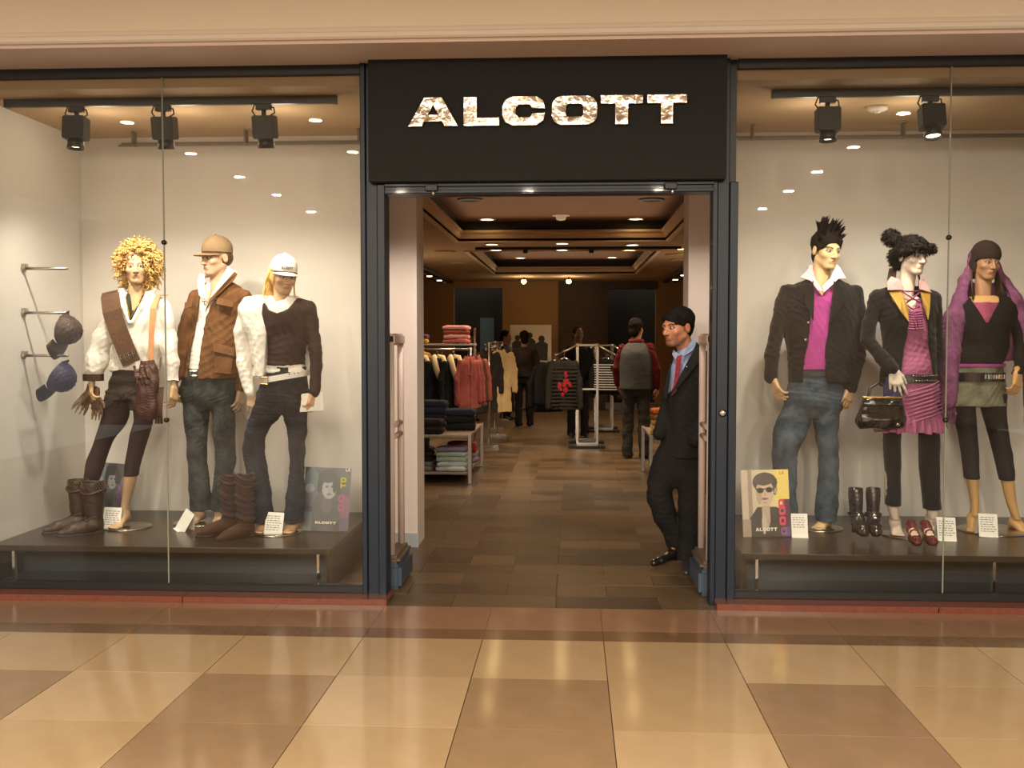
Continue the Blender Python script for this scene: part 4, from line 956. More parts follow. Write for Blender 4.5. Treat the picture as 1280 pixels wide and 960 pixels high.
# --- mannequin with the pompom hat -----------------------------------------------------------
def mannequin_pompom():
    f = mk('mannequin', 'female mannequin in a furry black pompom hat, black jacket and pink dress', 'mannequin', (2.156, .80, .25), (1140, 667), .00507, .00496, -.031, 288, MG)
    SK = (216, 196, 178); G = f.grid; p = f.p
    T, R = head(f, p(1139, 321, -.02), (24, 4, 2), SK, .96, False, (206, 150, 138), (70, 54, 46), neck=(.046, p(1130, 376, .0)))
    S = G(1072, 362, 1184, 672, -.22, .2, .007)
    S.loft(f.rows([(364, 1118, 1144, .05), (374, 1098, 1164, .085), (430, 1110, 1162, .09), (470, 1108, 1162, .09), (492, 1106, 1168, .1)]))
    S.chain(f.ch([(1099, 374, 0, .043), (1084, 422, 0, .036), (1108, 460, -.12, .03)])).chain(f.ch([(1165, 374, 0, .043), (1172, 424, .03, .036), (1170, 470, .03, .03)]))
    S.loft(f.rows([(490, 1104, 1138, .085), (571, 1106, 1124, .055), (628, 1108, 1123, .04), (648, 1114, 1124, .033)])).loft(f.rows([(490, 1140, 1176, .085), (571, 1150, 1170, .055), (634, 1158, 1173, .04), (646, 1160, 1172, .035)]))
    foot(S, p(1120, 650, .03), p(1117, 666, -.11), .036); foot(S, p(1166, 646, .03), p(1168, 663, -.10), .036)
    f.add(S, srgb(*SK))
    hand(f, p(1109, 459, -.135), (.16, -.15, -1), (.2, 1, 0), 1, (222, 210, 192), 1.02, (12, 16, 14), spread=.2); hand(f, p(1170, 473, .03), (0, -.1, -1), (-.8, .3, 0), 1, SK, .9, (22, 28, 22))
    f.body(M_SKIN)
    S = G(1098, 500, 1182, 642, -.18, .18, .006)
    S.loft(f.rows([(500, 1104, 1138, .095), (537, 1104, 1127, .08), (571, 1105, 1126, .072), (601, 1106, 1126, .07), (630, 1106, 1126, .072)]), k=.004)
    S.loft(f.rows([(500, 1142, 1176, .095), (537, 1147, 1175, .08), (580, 1149, 1174, .072), (601, 1151, 1174, .07), (634, 1154, 1177, .074)]), k=.004)
    f.garment('trousers', S, BLACKV, .003, 30, 20)
    DR = cloth('mauve_jersey', (164, 94, 130), .85, .15, .25)
    S = G(1090, 374, 1184, 524, -.2, .2, .006)
    S.loft(f.rows([(372, 1112, 1156, .082), (385, 1106, 1162, .105), (400, 1108, 1163, .116), (430, 1114, 1162, .102), (455, 1112, 1164, .108), (470, 1111, 1167, .116), (480, 1110, 1170, .122), (500, 1102, 1174, .13), (520, 1096, 1177, .138)]))
    S.carve(f.xz([(1124, 366), (1143, 366), (1140, 380), (1134, 388), (1128, 382)]), -9, -.02)
    dress = f.garment('dress', S, DR, .004, 40, 21, (1, 1, .8))
    # ruched drape over the skirt, diagonal pleats
    b = MB()
    for i in range(9):
        y = 480 + i * 4.6; b.tube([p(1122 + i * .8, y + 9, -.126 - i * .001), p(1138, y + 4, -.142 - i * .0012), p(1155, y - 1, -.132 - i * .0012), p(1168 + i * .6, y - 6, -.085)], [.004, .007, .007, .004], 7)
    b.build('pleats', DR, dress, True)
    # frill of the hem
    b = MB(); vs = []; n = 150
    for (y, fl, am) in ((515, 0, .0), (520, .008, .006), (529, .012, .012), (537, .012, .016)):
        for k in range(n):
            q = 2 * PI * k / n; w = 1 + am / .14 * math.sin(26 * q); c = p(1136.5, y); vs.append((c[0] + math.cos(q) * (.198 + fl - .012) * w, c[1] + math.sin(q) * (.137 + fl) * w, c[2] + .006 * math.sin(13 * q + 1) * (am > 0)))
    fs = [(j * n + k, j * n + (k + 1) % n, (j + 1) * n + (k + 1) % n, (j + 1) * n + k) for j in range(3) for k in range(n)]
    b.add(vs, fs).build('frill', DR, dress, True)
    tubes('gathers', f, [[p(1127, y, -.112 - .0004 * (y - 386)), p(1134, y + 1, -.118 - .0004 * (y - 386)), p(1146, y, -.112 - .0004 * (y - 386))] for y in range(388, 411, 3)], .0045, DR, 6)
    LAC = cloth('plum_lace', (128, 52, 92), .8)
    tubes('lacing', f, [[p(1122, 364, -.085), p(1133, 372, -.11), p(1143, 378, -.112)], [p(1146, 364, -.085), p(1134, 372, -.112), p(1126, 378, -.112)], [p(1125, 380, -.112), p(1134, 386, -.118), p(1142, 382, -.115)], [p(1118, 363, -.07), p(1132, 364, -.09), p(1150, 363, -.07)]], .005, LAC, 6)
    tubes('lace_bow', f, [[p(1134, 388, -.122), p(1134, 400, -.13), p(1136, 411, -.134)], [p(1134, 388, -.122), p(1138, 398, -.13), p(1139, 408, -.132)]], .003, LAC, 5)
    S = G(1066, 350, 1186, 486, -.22, .2, .006)
    S.loft(f.rows([(357, 1110, 1152, .06), (362, 1098, 1164, .082), (374, 1093, 1171, .105), (390, 1097, 1171, .126), (402, 1099, 1170, .130), (430, 1103, 1169, .118), (455, 1101, 1170, .126), (480, 1100, 1169, .136)]))
    S.chain(f.ch([(1097, 371, 0, .05), (1087, 402, 0, .046), (1084, 424, -.01, .046), (1097, 444, -.08, .044), (1107, 458, -.13, .046)]), .012)
    S.chain(f.ch([(1166, 372, 0, .05), (1172, 422, .03, .045), (1170, 470, .03, .043)]), .012)
    S.carve(f.xz([(1106, 352), (1158, 352), (1154, 366), (1151, 398), (1156, 425), (1163, 460), (1166, 484), (1118, 484), (1121, 455), (1127, 420), (1128, 402), (1116, 384), (1107, 366)]), -9, -.02)
    f.garment('jacket', S, BLACKV, .005, 28, 22)
    flap(f, 'lining', [(1106, 365, -.085), (1121, 364, -.095), (1127, 384, -.125), (1128, 402, -.134), (1118, 389, -.13)], .006, GOLD); flap(f, 'lining', [(1144, 365, -.095), (1157, 366, -.08), (1154, 384, -.115), (1151, 399, -.13), (1146, 384, -.128)], .006, GOLD)
    flap(f, 'collar', [(1112, 346, -.03), (1121, 350, -.06), (1122, 363, -.105), (1104, 363, -.098), (1105, 354, -.05)], .008, cloth('dusty_pink', (196, 140, 138), .9)); flap(f, 'collar', [(1145, 350, -.06), (1151, 350, -.04), (1157, 366, -.09), (1142, 362, -.108)], .008, _M['dusty_pink'])
    S = G(1088, 462, 1128, 512, -.2, -.06, .006)
    S.loft(f.rows([(468, 1100, 1122, .03, -.115), (490, 1096, 1121, .035, -.12), (506, 1094, 1122, .035, -.12)]))
    f.garment('navy_scarf', S, cloth('navy_jersey', (52, 46, 78), .9, .2, .2), .005, 40, 23)
    ring_belt(.150, .124, .052, .008, p(1139, 470.5, 0)).build('belt', LEATHER_BLACK, f.root)
    b = MB(); r = random.Random(2)
    for i in range(26): q = D2R(-100 + (i % 13) * 6.2); c = p(1139, 467 + (i // 13) * 6, 0); b.lathe([(.008, 0), (.006, .004), (.002, .006)], (c[0] + .160 * math.cos(q), c[1] + .134 * math.sin(q), c[2]), 8, R=rotm(90, 0, 0))
    b.build('studs', mat('gunmetal', (120, 116, 112), .25, 1.), f.root, True)['kind'] = 'stuff'
    FUR = mat('black_fur', (28, 24, 23), .95, var=.5, vscale=60, bump=.6, bscale=120, spec=.2)
    S = Sdf(p(1134, 315) - .2, p(1134, 315) + .23, .0055); S.ell(T(0, .02, .058), np.array((.094, .110, .080)), R); S.ell(T(-.05, .07, -.01), (.05, .06, .075), R, .02)
    S.chain([(T(-.07, -.085, .056), .026), (T(0, -.112, .060), .026), (T(.07, -.085, .056), .026)], .02); S.chain([(T(-.07, -.085, .056), .026), (T(-.10, 0, .036), .026), (T(-.075, .09, .0), .032)], .02).chain([(T(.07, -.085, .056), .024), (T(.10, 0, .044), .024), (T(.06, .1, .03), .03)], .02)
    S.ell(p(1116, 296, .03), (.056, .054, .052), None, .02)
    hat = f.garment('furry_hat', S, FUR, .012, 110, 24, sm=0)
    b = MB(); r = random.Random(9); V, F = S.net(); N = vnormals(V, F)
    for i in r.sample(range(len(V)), 1500):
        n = Vector(N[i]); v = Vector(V[i]) - n * .005; g = (n + Vector((r.gauss(0, .4), r.gauss(0, .4), r.gauss(-.1, .4)))).normalized(); b.tube([v, v + g * .011, v + g * .02 + Vector((0, 0, -.003))], [.0028, .002, .0006], 3, cap=False)
    b.build('fur', FUR, hat)
    b = MB(); b2 = MB(); r = random.Random(4)
    for i in range(30): t = i / 29; b.tube([p(1147 + 4 * t, 338, .02 + .03 * t), p(1149 + 3 * t, 348, .0 + .04 * t), p(1147 + 4 * t, 360 + r.uniform(-2, 2), -.02 + .04 * t)], [.005, .005, .0015], 5); b2.tube([p(1116 + 8 * t, 334, .06), p(1113 + 9 * t, 346, .05), p(1110 + 9 * t, 358 + r.uniform(-2, 2), .02 + .04 * t)], [.005, .005, .0015], 5)
    b.build('hair', HAIRBROWN, f.root, True); b2.build('hair', HAIRBROWN, f.root, True)
    base_disc(f, 1140, 667, .19)
mannequin_pompom()

# --- mannequin under the shawl ---------------------------------------------------------------
def mannequin_shawl():
    f = mk('mannequin', 'female mannequin under a mauve fringed shawl in dark sweater and denim miniskirt', 'mannequin', (2.754, 1.0, .25), (1245, 662), .00518, .00506, -.035, 304, MG)
    f.shrink = .014; SK = (208, 164, 108); G = f.grid; p = f.p
    T, R = head(f, p(1231, 327, -.02), (10, 8, 3), (176, 132, 98), .96, False, (150, 90, 80), (60, 44, 36), neck=(.046, p(1228, 378, .0)), ears=False)  # face skin darker than the body: the hat's shade put into its colour
    S = G(1176, 364, 1294, 668, -.22, .2, .007)
    S.loft(f.rows([(366, 1216, 1242, .055), (376, 1196, 1264, .095), (395, 1196, 1262, .108), (430, 1200, 1250, .085), (470, 1192, 1248, .095), (492, 1192, 1250, .1)]))
    S.chain(f.ch([(1197, 380, 0, .043), (1186, 430, 0, .036), (1190, 476, -.03, .03)])).chain(f.ch([(1265, 380, 0, .043), (1276, 428, 0, .036), (1264, 462, -.09, .03)]))
    S.loft(f.rows([(488, 1187, 1218, .085), (571, 1204, 1221, .052), (596, 1207, 1222, .05), (628, 1213, 1223, .034), (644, 1213, 1222, .035)])).loft(f.rows([(488, 1222, 1256, .085), (571, 1245, 1264, .052), (598, 1251, 1267, .05), (630, 1259, 1271, .034), (648, 1266, 1275, .035)]))
    foot(S, p(1217, 646, .02), p(1207, 662, -.11), .036); foot(S, p(1271, 650, .02), p(1280, 664, -.11), .036)
    f.add(S, srgb(*SK))
    hand(f, p(1263, 463, -.10), (-.02, -.1, -1), (-.5, .8, 0), 1, (206, 158, 104), .95, (25, 30, 25)); hand(f, p(1190, 478, -.03), (0, -.1, -1), (.8, .3, 0), -1, SK, .9, (22, 28, 22))
    f.body(M_SKIN)
    S = G(1184, 488, 1272, 604, -.17, .17, .006)
    S.loft(f.rows([(490, 1187, 1220, .092), (507, 1190, 1219, .09), (540, 1197, 1221, .074), (571, 1202, 1223, .064), (597, 1205, 1224, .060)]), k=.004)
    S.loft(f.rows([(490, 1222, 1258, .092), (507, 1226, 1257, .09), (540, 1235, 1260, .074), (571, 1243, 1266, .064), (599, 1249, 1268, .060)]), k=.004)
    f.garment('leggings', S, cloth('charcoal_leggings', (36, 33, 32), .8, .2, .2), .0015, 40, 31)
    S = G(1172, 450, 1266, 512, -.19, .19, .006)
    S.loft(f.rows([(453, 1187, 1253, .112), (470, 1184, 1256, .122), (490, 1181, 1257, .13), (506, 1179, 1258, .134)]))
    f.garment('miniskirt', S, cloth('olive_denim', (98, 96, 76), .85, .4, .4, vscale=8, col2=(140, 140, 116)), .004, 34, 32)
    S = G(1180, 364, 1288, 466, -.2, .18, .006)
    S.loft(f.rows([(370, 1202, 1260, .08), (378, 1193, 1270, .1), (395, 1192, 1268, .124), (415, 1192, 1262, .118), (430, 1192, 1260, .110), (453, 1187, 1255, .116)]))
    S.chain(f.ch([(1266, 382, 0, .048), (1276, 425, 0, .043), (1272, 448, -.05, .04), (1264, 464, -.095, .038)]), .012)
    S.carve(f.xz([(1210, 360), (1248, 360), (1243, 375), (1231, 391), (1225, 402), (1219, 391), (1211, 375)]), -9, -.02)
    f.garment('sweater', S, cloth('black_fine_knit', (26, 22, 21), .9, .25, .3), .005, 30, 33)
    S = G(1194, 372, 1260, 460, -.16, .14, .006)
    S.loft(f.rows([(377, 1206, 1252, .10), (395, 1200, 1258, .117), (420, 1200, 1254, .10), (450, 1195, 1250, .1)]))
    S.carve(f.xz([(1208, 366), (1246, 366), (1241, 377), (1214, 377)]), -9, -.02)
    f.garment('pink_top', S, cloth('pink_lurex', (150, 70, 96), .7, .3, .2), .003, 60, 34)
    ring_belt(.175, .114, .018, .006, p(1220, 454.5, 0)).build('pink_hem', PINK, f.root)
    bl = ring_belt(.176, .126, .056, .008, p(1220, 469, 0)); bl = bl.build('belt', mat('shiny_black_belt', (26, 24, 24), .15, coat=.5), f.root)
    b = MB()
    for i in range(9): q = D2R(-88 + i * 6); c = p(1220, 468.5); b.box((-.008, -.006, -.016), (.008, .006, .016), at=(c[0] + math.cos(q) * .186, c[1] + math.sin(q) * .136, c[2]), R=Matrix.Rotation(q + PI / 2, 3, 'Z'), bev=.003)
    b.build('belt_plates', M_CHROME, bl)
    S = Sdf(p(1231, 325) - .17, p(1231, 325) + .17, .0055); S.ell(T(0, .014, .05), (.088, .108, .092), R); S.plane(T(0, -.05, .018), -R @ V3(0, .25, 1))
    S.ell(T(-.03, .05, -.02), (.06, .06, .1), R, .02); f.garment('beanie', S, cloth('dark_brown_knit', (58, 44, 38), .95, .25, .5, bscale=140), .003, 90, 35)
    b = MB(); b2 = MB(); r = random.Random(6)
    for i in range(50):
        t = i / 49; b.tube([p(1245 - 2 * t, 334, .0 + .05 * t), p(1248 - 2 * t, 348, -.02 + .05 * t), p(1251 - 5 * t + r.uniform(-1, 1), 366 + r.uniform(-3, 4), -.05 + .06 * t)], [.006, .006, .002], 5)
        b2.tube([p(1215 + 3 * t, 334, .0 + .05 * t), p(1212 + 4 * t, 350, -.03 + .06 * t), p(1211 + 5 * t + r.uniform(-1, 1), 372 + r.uniform(-4, 5), -.075 + .08 * t)], [.006, .006, .002], 5)
    b.build('hair', HAIRBROWN, f.root, True); b2.build('hair', HAIRBROWN, f.root, True)
    SHW = cloth('mauve_wool', (128, 78, 112), .95, .3, .5, vscale=30, bscale=120)
    S = G(1164, 296, 1308, 560, -.25, .24, .0075)
    S.ell(T(0, .055, .022), (.092, .098, .092), R)
    S.chain([(p(1216, 330, .03), .03), (p(1208, 352, .02), .038), (p(1202, 374, .0), .055), (p(1192, 398, -.02), .07), (p(1186, 440, -.04), .066), (p(1181, 500, -.05), .055)], .03)
    S.chain([(p(1247, 330, .03), .03), (p(1255, 352, .02), .04), (p(1266, 374, .0), .055), (p(1279, 398, 0), .068), (p(1287, 440, .0), .066), (p(1290, 505, 0), .055)], .03)
    S.loft(f.rows([(352, 1208, 1256, .08, .05), (372, 1196, 1270, .09, .06), (400, 1184, 1286, .09, .08), (450, 1186, 1286, .08, .1)]), .03)
    S.ell(T(0, -.10, -.02), (.080, .105, .125), R, .008, 's'); S.ell(T(0, -.10, .07), (.075, .095, .08), R, .008, 's')
    S.carve(f.xz([(1213, 350), (1248, 350), (1257, 366), (1263, 392), (1262, 430), (1268, 470), (1262, 520), (1198, 520), (1193, 470), (1200, 430), (1205, 400), (1207, 366)]), -9, .03, .008)
    S.carve(f.xz([(1272, 455), (1258, 450), (1252, 490), (1274, 492)]), -9, .0, .008)
    sh = f.garment('shawl', S, SHW, .008, 40, 36, (1, 1, .35))
    b = MB(); b2 = MB(); r = random.Random(8)
    for i in range(26):
        x = 1173 + i * .7; b.tube([p(x, 500, -.05 + r.uniform(-.04, .05)), p(x + r.uniform(-1, 1), 515, -.05 + r.uniform(-.03, .04)), p(x + r.uniform(-1.5, 1.5), 528 + r.uniform(-4, 6), -.04)], [.004, .004, .002], 5)
        x = 1280 + i * .8; b2.tube([p(x, 506, r.uniform(-.04, .05)), p(x + r.uniform(-1, 1), 524, r.uniform(-.03, .04)), p(x + r.uniform(-1.5, 1.5), 540 + r.uniform(-4, 6), 0)], [.004, .004, .002], 5)
    for i in range(16): y = 400 + i * 6; b.tube([p(1177 - .1 * i, y, -.06), p(1172 - .15 * i, y + 3, -.06), p(1171 - .2 * i, y + 12, -.05)], [.0035, .003, .0015], 5)
    b.build('fringe', SHW, sh); b2.build('fringe', SHW, sh)
    base_disc(f, 1243, 662, .23)
mannequin_shawl()

# --- the man in the dark suit ------------------------------------------------------------------
def suited_man():
    f = mk('person', 'man in a dark suit, blue shirt and red tie leaning inside the shop doorway', 'person', (.69, .97, 0), (845, 711), .0052, .0052, -.012, 387)
    SK = (186, 128, 94); G = f.grid; p = f.p
    T, R = head(f, p(846, 410, -.02), (-50, 2, -3), SK, 1.04, True, (150, 92, 76), (34, 26, 22), neck=(.054, p(864, 448, .03)), stubble=(110, 78, 60))
    S = G(800, 438, 900, 714, -.22, .22, .008)
    S.loft(f.rows([(440, 856, 872, .05), (455, 842, 888, .09), (520, 838, 888, .1), (575, 828, 882, .1), (592, 826, 882, .1)]))
    S.loft(f.rows([(585, 816, 846, .07), (610, 812, 838, .06), (650, 822, 846, .05), (690, 838, 856, .04)])).loft(f.rows([(585, 848, 880, .07, -.04), (640, 850, 866, .05, -.05), (700, 848, 860, .04, -.08)]))
    f.add(S, srgb(*SK)); hand(f, p(834, 543, -.02), (.35, .2, -1), (.6, .6, .1), -1, SK, .95, (35, 45, 30)); hand(f, p(862, 550, -.085), (-.2, .25, -1), (-.4, .9, 0), 1, SK, .95, (25, 30, 25))
    f.body(M_SKIN)
    SUIT = cloth('charcoal_suit', (30, 29, 28), .85, .18, .2, bscale=200)
    S = G(800, 550, 900, 702, -.22, .2, .0065)
    S.loft(f.rows([(552, 826, 888, .12), (575, 815, 886, .125), (596, 812, 884, .115), (612, 820, 876, .075)]), k=.02)
    S.loft(f.rows([(585, 813, 850, .1, -.01), (595, 811, 848, .095, -.01), (610, 808, 842, .09, -.02), (632, 810, 843, .085, -.02), (655, 818, 851, .08, 0), (675, 829, 859, .072, .02), (692, 836, 864, .07, .03)]), k=.008)
    S.loft(f.rows([(585, 848, 886, .1, -.03), (610, 846, 883, .092, -.04), (632, 846, 878, .088, -.05), (655, 847, 876, .084, -.06), (680, 846, 874, .08, -.07), (699, 843, 872, .08, -.08)]), k=.008)
    f.garment('trousers', S, SUIT, .005, 24, 41, (1, 1, 1.5))
    S = G(826, 424, 884, 520, -.16, .14, .006)
    S.loft(f.rows([(428, 852, 872, .055, .02), (440, 846, 878, .075, .01), (455, 840, 884, .10), (480, 836, 886, .115), (515, 834, 886, .118)]))
    f.garment('shirt', S, cloth('pale_blue_shirt', (150, 168, 200), .9, .06, .15), .002, 30, 42)
    S = G(800, 424, 906, 580, -.24, .22, .0065)
    S.loft(f.rows([(432, 856, 880, .06, .03), (442, 849, 888, .085, .02), (455, 841, 888, .115), (475, 834, 888, .135), (500, 830, 888, .142), (530, 829, 888, .140), (556, 826, 887, .142), (572, 824, 886, .145)]))
    S.chain(f.ch([(848, 462, .06, .055), (836, 505, .03, .055), (828, 535, -.04, .05), (824, 542, -.06, .046)]), .014)
    S.chain(f.ch([(877, 466, -.06, .060), (880, 515, -.08, .055), (874, 540, -.13, .05), (866, 549, -.15, .046)]), .014)
    S.carve(f.xz([(846, 424), (870, 424), (866, 440), (856, 456), (846, 474), (836, 490), (829, 498), (828, 476), (836, 456), (842, 446)]), -9, .03)
    f.garment('jacket', S, SUIT, .006, 22, 43)
    flap(f, 'lapel', [(869, 428, -.05), (877, 436, -.07), (872, 452, -.115), (866, 458, -.135), (850, 478, -.150), (834, 496, -.145), (846, 472, -.14), (858, 450, -.115), (866, 438, -.08)], .007, SUIT)
    flap(f, 'lapel', [(838, 452, -.05), (834, 462, -.075), (829, 482, -.11), (829, 500, -.13), (832, 496, -.135), (836, 470, -.10)], .006, SUIT)
    SH = _M['pale_blue_shirt']
    flap(f, 'collar', [(866, 423, -.02), (870, 430, -.03), (862, 440, -.095), (851, 446, -.115), (849, 443, -.11), (856, 436, -.085)], .006, SH); flap(f, 'collar', [(842, 438, -.02), (840, 444, -.05), (843, 450, -.09), (848, 444, -.10)], .006, SH)
    TIE = cloth('red_tie', (140, 34, 48), .6, .4, .1, vscale=60)
    flap(f, 'tie', [(844, 445, -.118), (850, 444, -.12), (849, 452, -.128), (843, 488, -.142), (837, 494, -.14), (841, 470, -.13), (843, 453, -.125)], .010, TIE)
    MB().lathe([(.004, 0), (.006, .002), (.003, .004)], p(855, 458, -.152), 8, R=rotm(90)).build('lapel_pin', M_CHROME, f.root, True)
    S = Sdf(p(846, 410) - .17, p(846, 410) + .18, .005); S.ell(T(0, .026, .048), np.array((.087, .114, .090)) * 1.03, R); S.ell(T(0, .07, -.01), (.066, .045, .07), R, .02)
    S.ell(T(0, -.10, -.012), (.085, .066, .066), R, .006, 's')
    for sx in (-1, 1): S.cap(T(sx * .062, -.052, .075), T(sx * .077, -.026, .022), .013, .009, .012)
    for sx in (-1, 1): S.cap(T(sx * .080, .0, .03), T(sx * .077, -.008, -.02), .008, .005, .008); S.ell(T(sx * .09, .012, -.01), (.03, .026, .036), R, .006, 's')
    f.garment('hair', S, HAIRBLACK, .003, 110, 44)
    SHO = mat('black_shoe', (26, 24, 23), .3, coat=.3)
    S = G(800, 680, 880, 715, -.26, .1, .005)
    foot(S, p(842, 694, .02), p(816, 705, -.07), .036, bare=False); S.plane(p(842, 709), (0, 0, -1)); S.plane(p(840, 688), (0, 0, 1)); f.garment('shoe', S, SHO, 0)
    S = G(830, 680, 890, 718, -.34, .1, .005)
    foot(S, p(858, 697, -.07), p(853, 709, -.26), .038, bare=False); S.plane(p(858, 711), (0, 0, -1)); S.plane(p(858, 690), (0, 0, 1)); f.garment('shoe', S, mat('dark_grey_shoe', (52, 54, 58), .35, coat=.3), 0)
suited_man()

# ------------------------------------------------------------------ things in the windows
glove((-3.148, 0.760, 1.150), .4, .5, 'tan leather glove hanging outermost from the curly mannequin\'s hand')
glove((-3.097, 0.740, 1.125), -.3, -.15, 'tan leather glove hanging innermost from the curly mannequin\'s hand')

def boot(name, lab, loc, rz, m, h=.34, r=.062, style='cow', group=None, studs=None):
    t = thing(name, lab, 'boot', loc, rz, group)
    S = Sdf((-.12, -.25, 0), (.12, .14, h + .03), .005)
    S.loft([(.035, 0, .03, .036, .045), (.09, 0, .025, .042, .052), (.15, 0, .02, .050, .056), (h * .7, 0, .018, r, r * 1.05), (h, 0, .018, r * 1.08, r * 1.12)], .01)
    S.chain([((0, .03, .06), .044), ((0, -.05, .052), .042), ((0, -.12, .038), .036), ((0, -.185, .028), .018)], .02)
    S.plane((0, 0, .012), (0, 0, -1)); S.loft([(h * .6, 0, .018, r * .85, r * .9), (h + .02, 0, .018, r * .95, r)], .004, 's')
    if style == 'cow':
        S.carve([(-.2, h + .05), (-.06, h + .05), (0, h - .03), (.06, h + .05), (.2, h + .05)], -9, 9) if False else None
    V, F = S.net(); V = relax(V, F, 1)
    if style == 'slouch':
        w = np.clip((V[:, 2] - .08) / .05, 0, 1); n = vnormals(V, F); V = V + n * (w * .008 * (np.sin(V[:, 2] * 150 + 2.5 * np.sin(V[:, 0] * 30 + V[:, 1] * 22)) + .5 * np.sin(V[:, 2] * 95 + V[:, 0] * 40)))[:, None]
    else: V = folds(V, F, .003, 40, 3)
    link('upper', np_mesh('upper', V, F, m), t)
    S = Sdf((-.09, -.24, -.005), (.09, .13, .05), .005)
    S.chain([((0, .03, .01), .038), ((0, -.05, .01), .034), ((0, -.12, .01), .036), ((0, -.19, .01), .018)], .02); S.plane((0, 0, .016), (0, 0, 1)); S.plane((0, 0, .0), (0, 0, -1)); S.bx((0, .045, .02), (.03, .03, .02))
    sdf_obj('sole', S, mat('dark_sole', (36, 28, 24), .6), t)
    if studs:
        b = MB(); r0 = random.Random(4)
        for j in range(3):
            for k in range(22):
                q = 2 * PI * (k + .5 * (j % 2)) / 22; b.lathe([(.0045, 0), (.003, .003)], (math.cos(q) * (r * 1.09 + .001), .018 + math.sin(q) * (r * 1.13 + .001), h - .012 - j * .013), 6, R=rotm(90, 0, 0) if abs(math.sin(q)) > .7 else rotm(0, 90, 0))
        for k in range(18): q = PI + PI * k / 17; b.lathe([(.0045, 0), (.003, .003)], (math.cos(q) * .053, .02 + math.sin(q) * .06, .12 - .03 * math.sin(q) ** 2), 6, R=rotm(90))
        b.build('studs', mat('brass_studs', (206, 176, 120), .3, 1.), t)['kind'] = 'stuff'
        MB().tube([(math.cos(q) * r * 1.13, .018 + math.sin(q) * r * 1.18, h - .065 + .012 * math.sin(q * 2)) for q in [2 * PI * k / 20 for k in range(21)]], .009, 7, cap=False).build('strap', LEATHER_DARK, t, True)
    return t
M_BOOT = mat('worn_dark_boot_leather', (34, 24, 19), .5, var=.5, vscale=12, bump=.3, bscale=40, col2=(74, 50, 35)); M_SUE = mat('brown_suede', (62, 38, 26), .9, var=.35, vscale=18, bump=.4, bscale=120)
boot('boot', 'dark brown studded cowboy boot nearest the left wall, rear of its pair', (-3.208, 0.660, 0.246), D2R(-52), M_BOOT, .34, .058, 'cow', 'studded cowboy boots', True)
boot('boot', 'dark brown studded cowboy boot at the left, front of its pair beside price card', (-3.061, 0.560, 0.245), D2R(-52), M_BOOT, .34, .062, 'cow', 'studded cowboy boots', True)
boot('boot', 'brown slouchy suede boot with ruched shaft, left one of the pair', (-2.191, 0.600, 0.247), D2R(-48), M_SUE, .385, .056, 'slouch', 'slouchy suede boots')
boot('boot', 'brown slouchy suede boot with ruched shaft, right one of the pair', (-2.056, 0.500, 0.236), D2R(-34), M_SUE, .41, .056, 'slouch', 'slouchy suede boots')

def ankle_boot(lab, loc, rz):
    t = thing('ankle_boot', lab, 'boot', loc, rz, 'shiny black ankle boots')
    S = Sdf((-.09, -.2, 0), (.09, .13, .31), .005)
    S.chain([((0, -.12, .03), .032), ((0, -.07, .045), .040), ((0, 0, .085), .040), ((0, .05, .105), .036)], .02)
    S.loft([(.08, 0, .04, .036, .045), (.15, 0, .035, .040, .048), (.22, 0, .04, .045, .055), (.285, 0, .05, .044, .055)], .015); S.loft([(.2, 0, .04, .036, .046), (.31, 0, .05, .038, .048)], .003, 's')
    S.plane((0, -.05, .285), (0, -.55, .8)); S.plane((0, 0, .008), (0, 0, -1))
    sdf_obj('upper', S, mat('shiny_black_leather', (34, 27, 22), .22, var=.4, bump=.35, bscale=30, coat=.5), t, .003, 60, 5)
    MB().tube([(0, .075, .09), (0, .07, .04), (0, .072, 0)], [.024, .013, .012], 10).build('heel', mat('dark_sole', (36, 28, 24)), t, True)
    MB().tube([(math.cos(q) * .046, .03 + math.sin(q) * .054, .12 + .006 * math.sin(3 * q)) for q in [2 * PI * k / 18 for k in range(19)]], .007, 6, cap=False).build('ankle_strap', mat('shiny_black_leather', (34, 27, 22)), t, True)
    MB().lathe([(.012, 0), (.012, .004), (.005, .006)], (0, -.026, .12), 10, R=rotm(90)).build('buckle', M_CHROME, t, True)
ankle_boot('shiny black heeled ankle boot, left one of the pair by the jeans mannequin', (1.769, 0.620, 0.285), D2R(4)); ankle_boot('shiny black heeled ankle boot, right one of the pair by the price display', (1.860, 0.600, 0.289), D2R(-8))
def pump(lab, loc, rz):
    t = thing('pump', lab, 'shoe', loc, rz, 'dark red peep toe pumps'); RD = mat('oxblood_patent', (92, 26, 28), .25, var=.3, coat=.4)
    S = Sdf((-.07, -.15, -.005), (.07, .14, .17), .0045)
    S.chain([((0, -.10, .026), .032), ((0, -.04, .032), .034), ((0, .03, .075), .031), ((0, .075, .10), .031)], .015)
    S.chain([((0, -.055, .062), .022), ((0, .0, .092), .026), ((0, .075, .15), .032)], .01, 's'); S.ell((0, -.128, .045), (.014, .018, .02), None, .004, 's'); S.plane((0, 0, .0), (0, 0, -1)); S.plane((0, .02, .055), (0, .75, -1)); S.chain([((0, .02, .0), .03), ((0, .07, .035), .034)], .004, 's')
    sdf_obj('upper', S, RD, t)
    MB().tube([(0, .09, .085), (0, .09, .04), (0, .092, 0)], [.020, .010, .009], 10).build('heel', RD, t, True)
    MB().lathe([(.030, 0), (.030, .004), (.02, .006)], (0, -.03, .058), 16, sy=1.7, R=rotm(28)).build('insole', mat('cream_insole', (236, 210, 190), .6), t, True)
    MB().tube([(-.03, -.03, .04), (-.02, -.035, .075), (0, -.036, .085), (.02, -.035, .075), (.03, -.03, .04)], .006, 6).build('strap', RD, t, True)
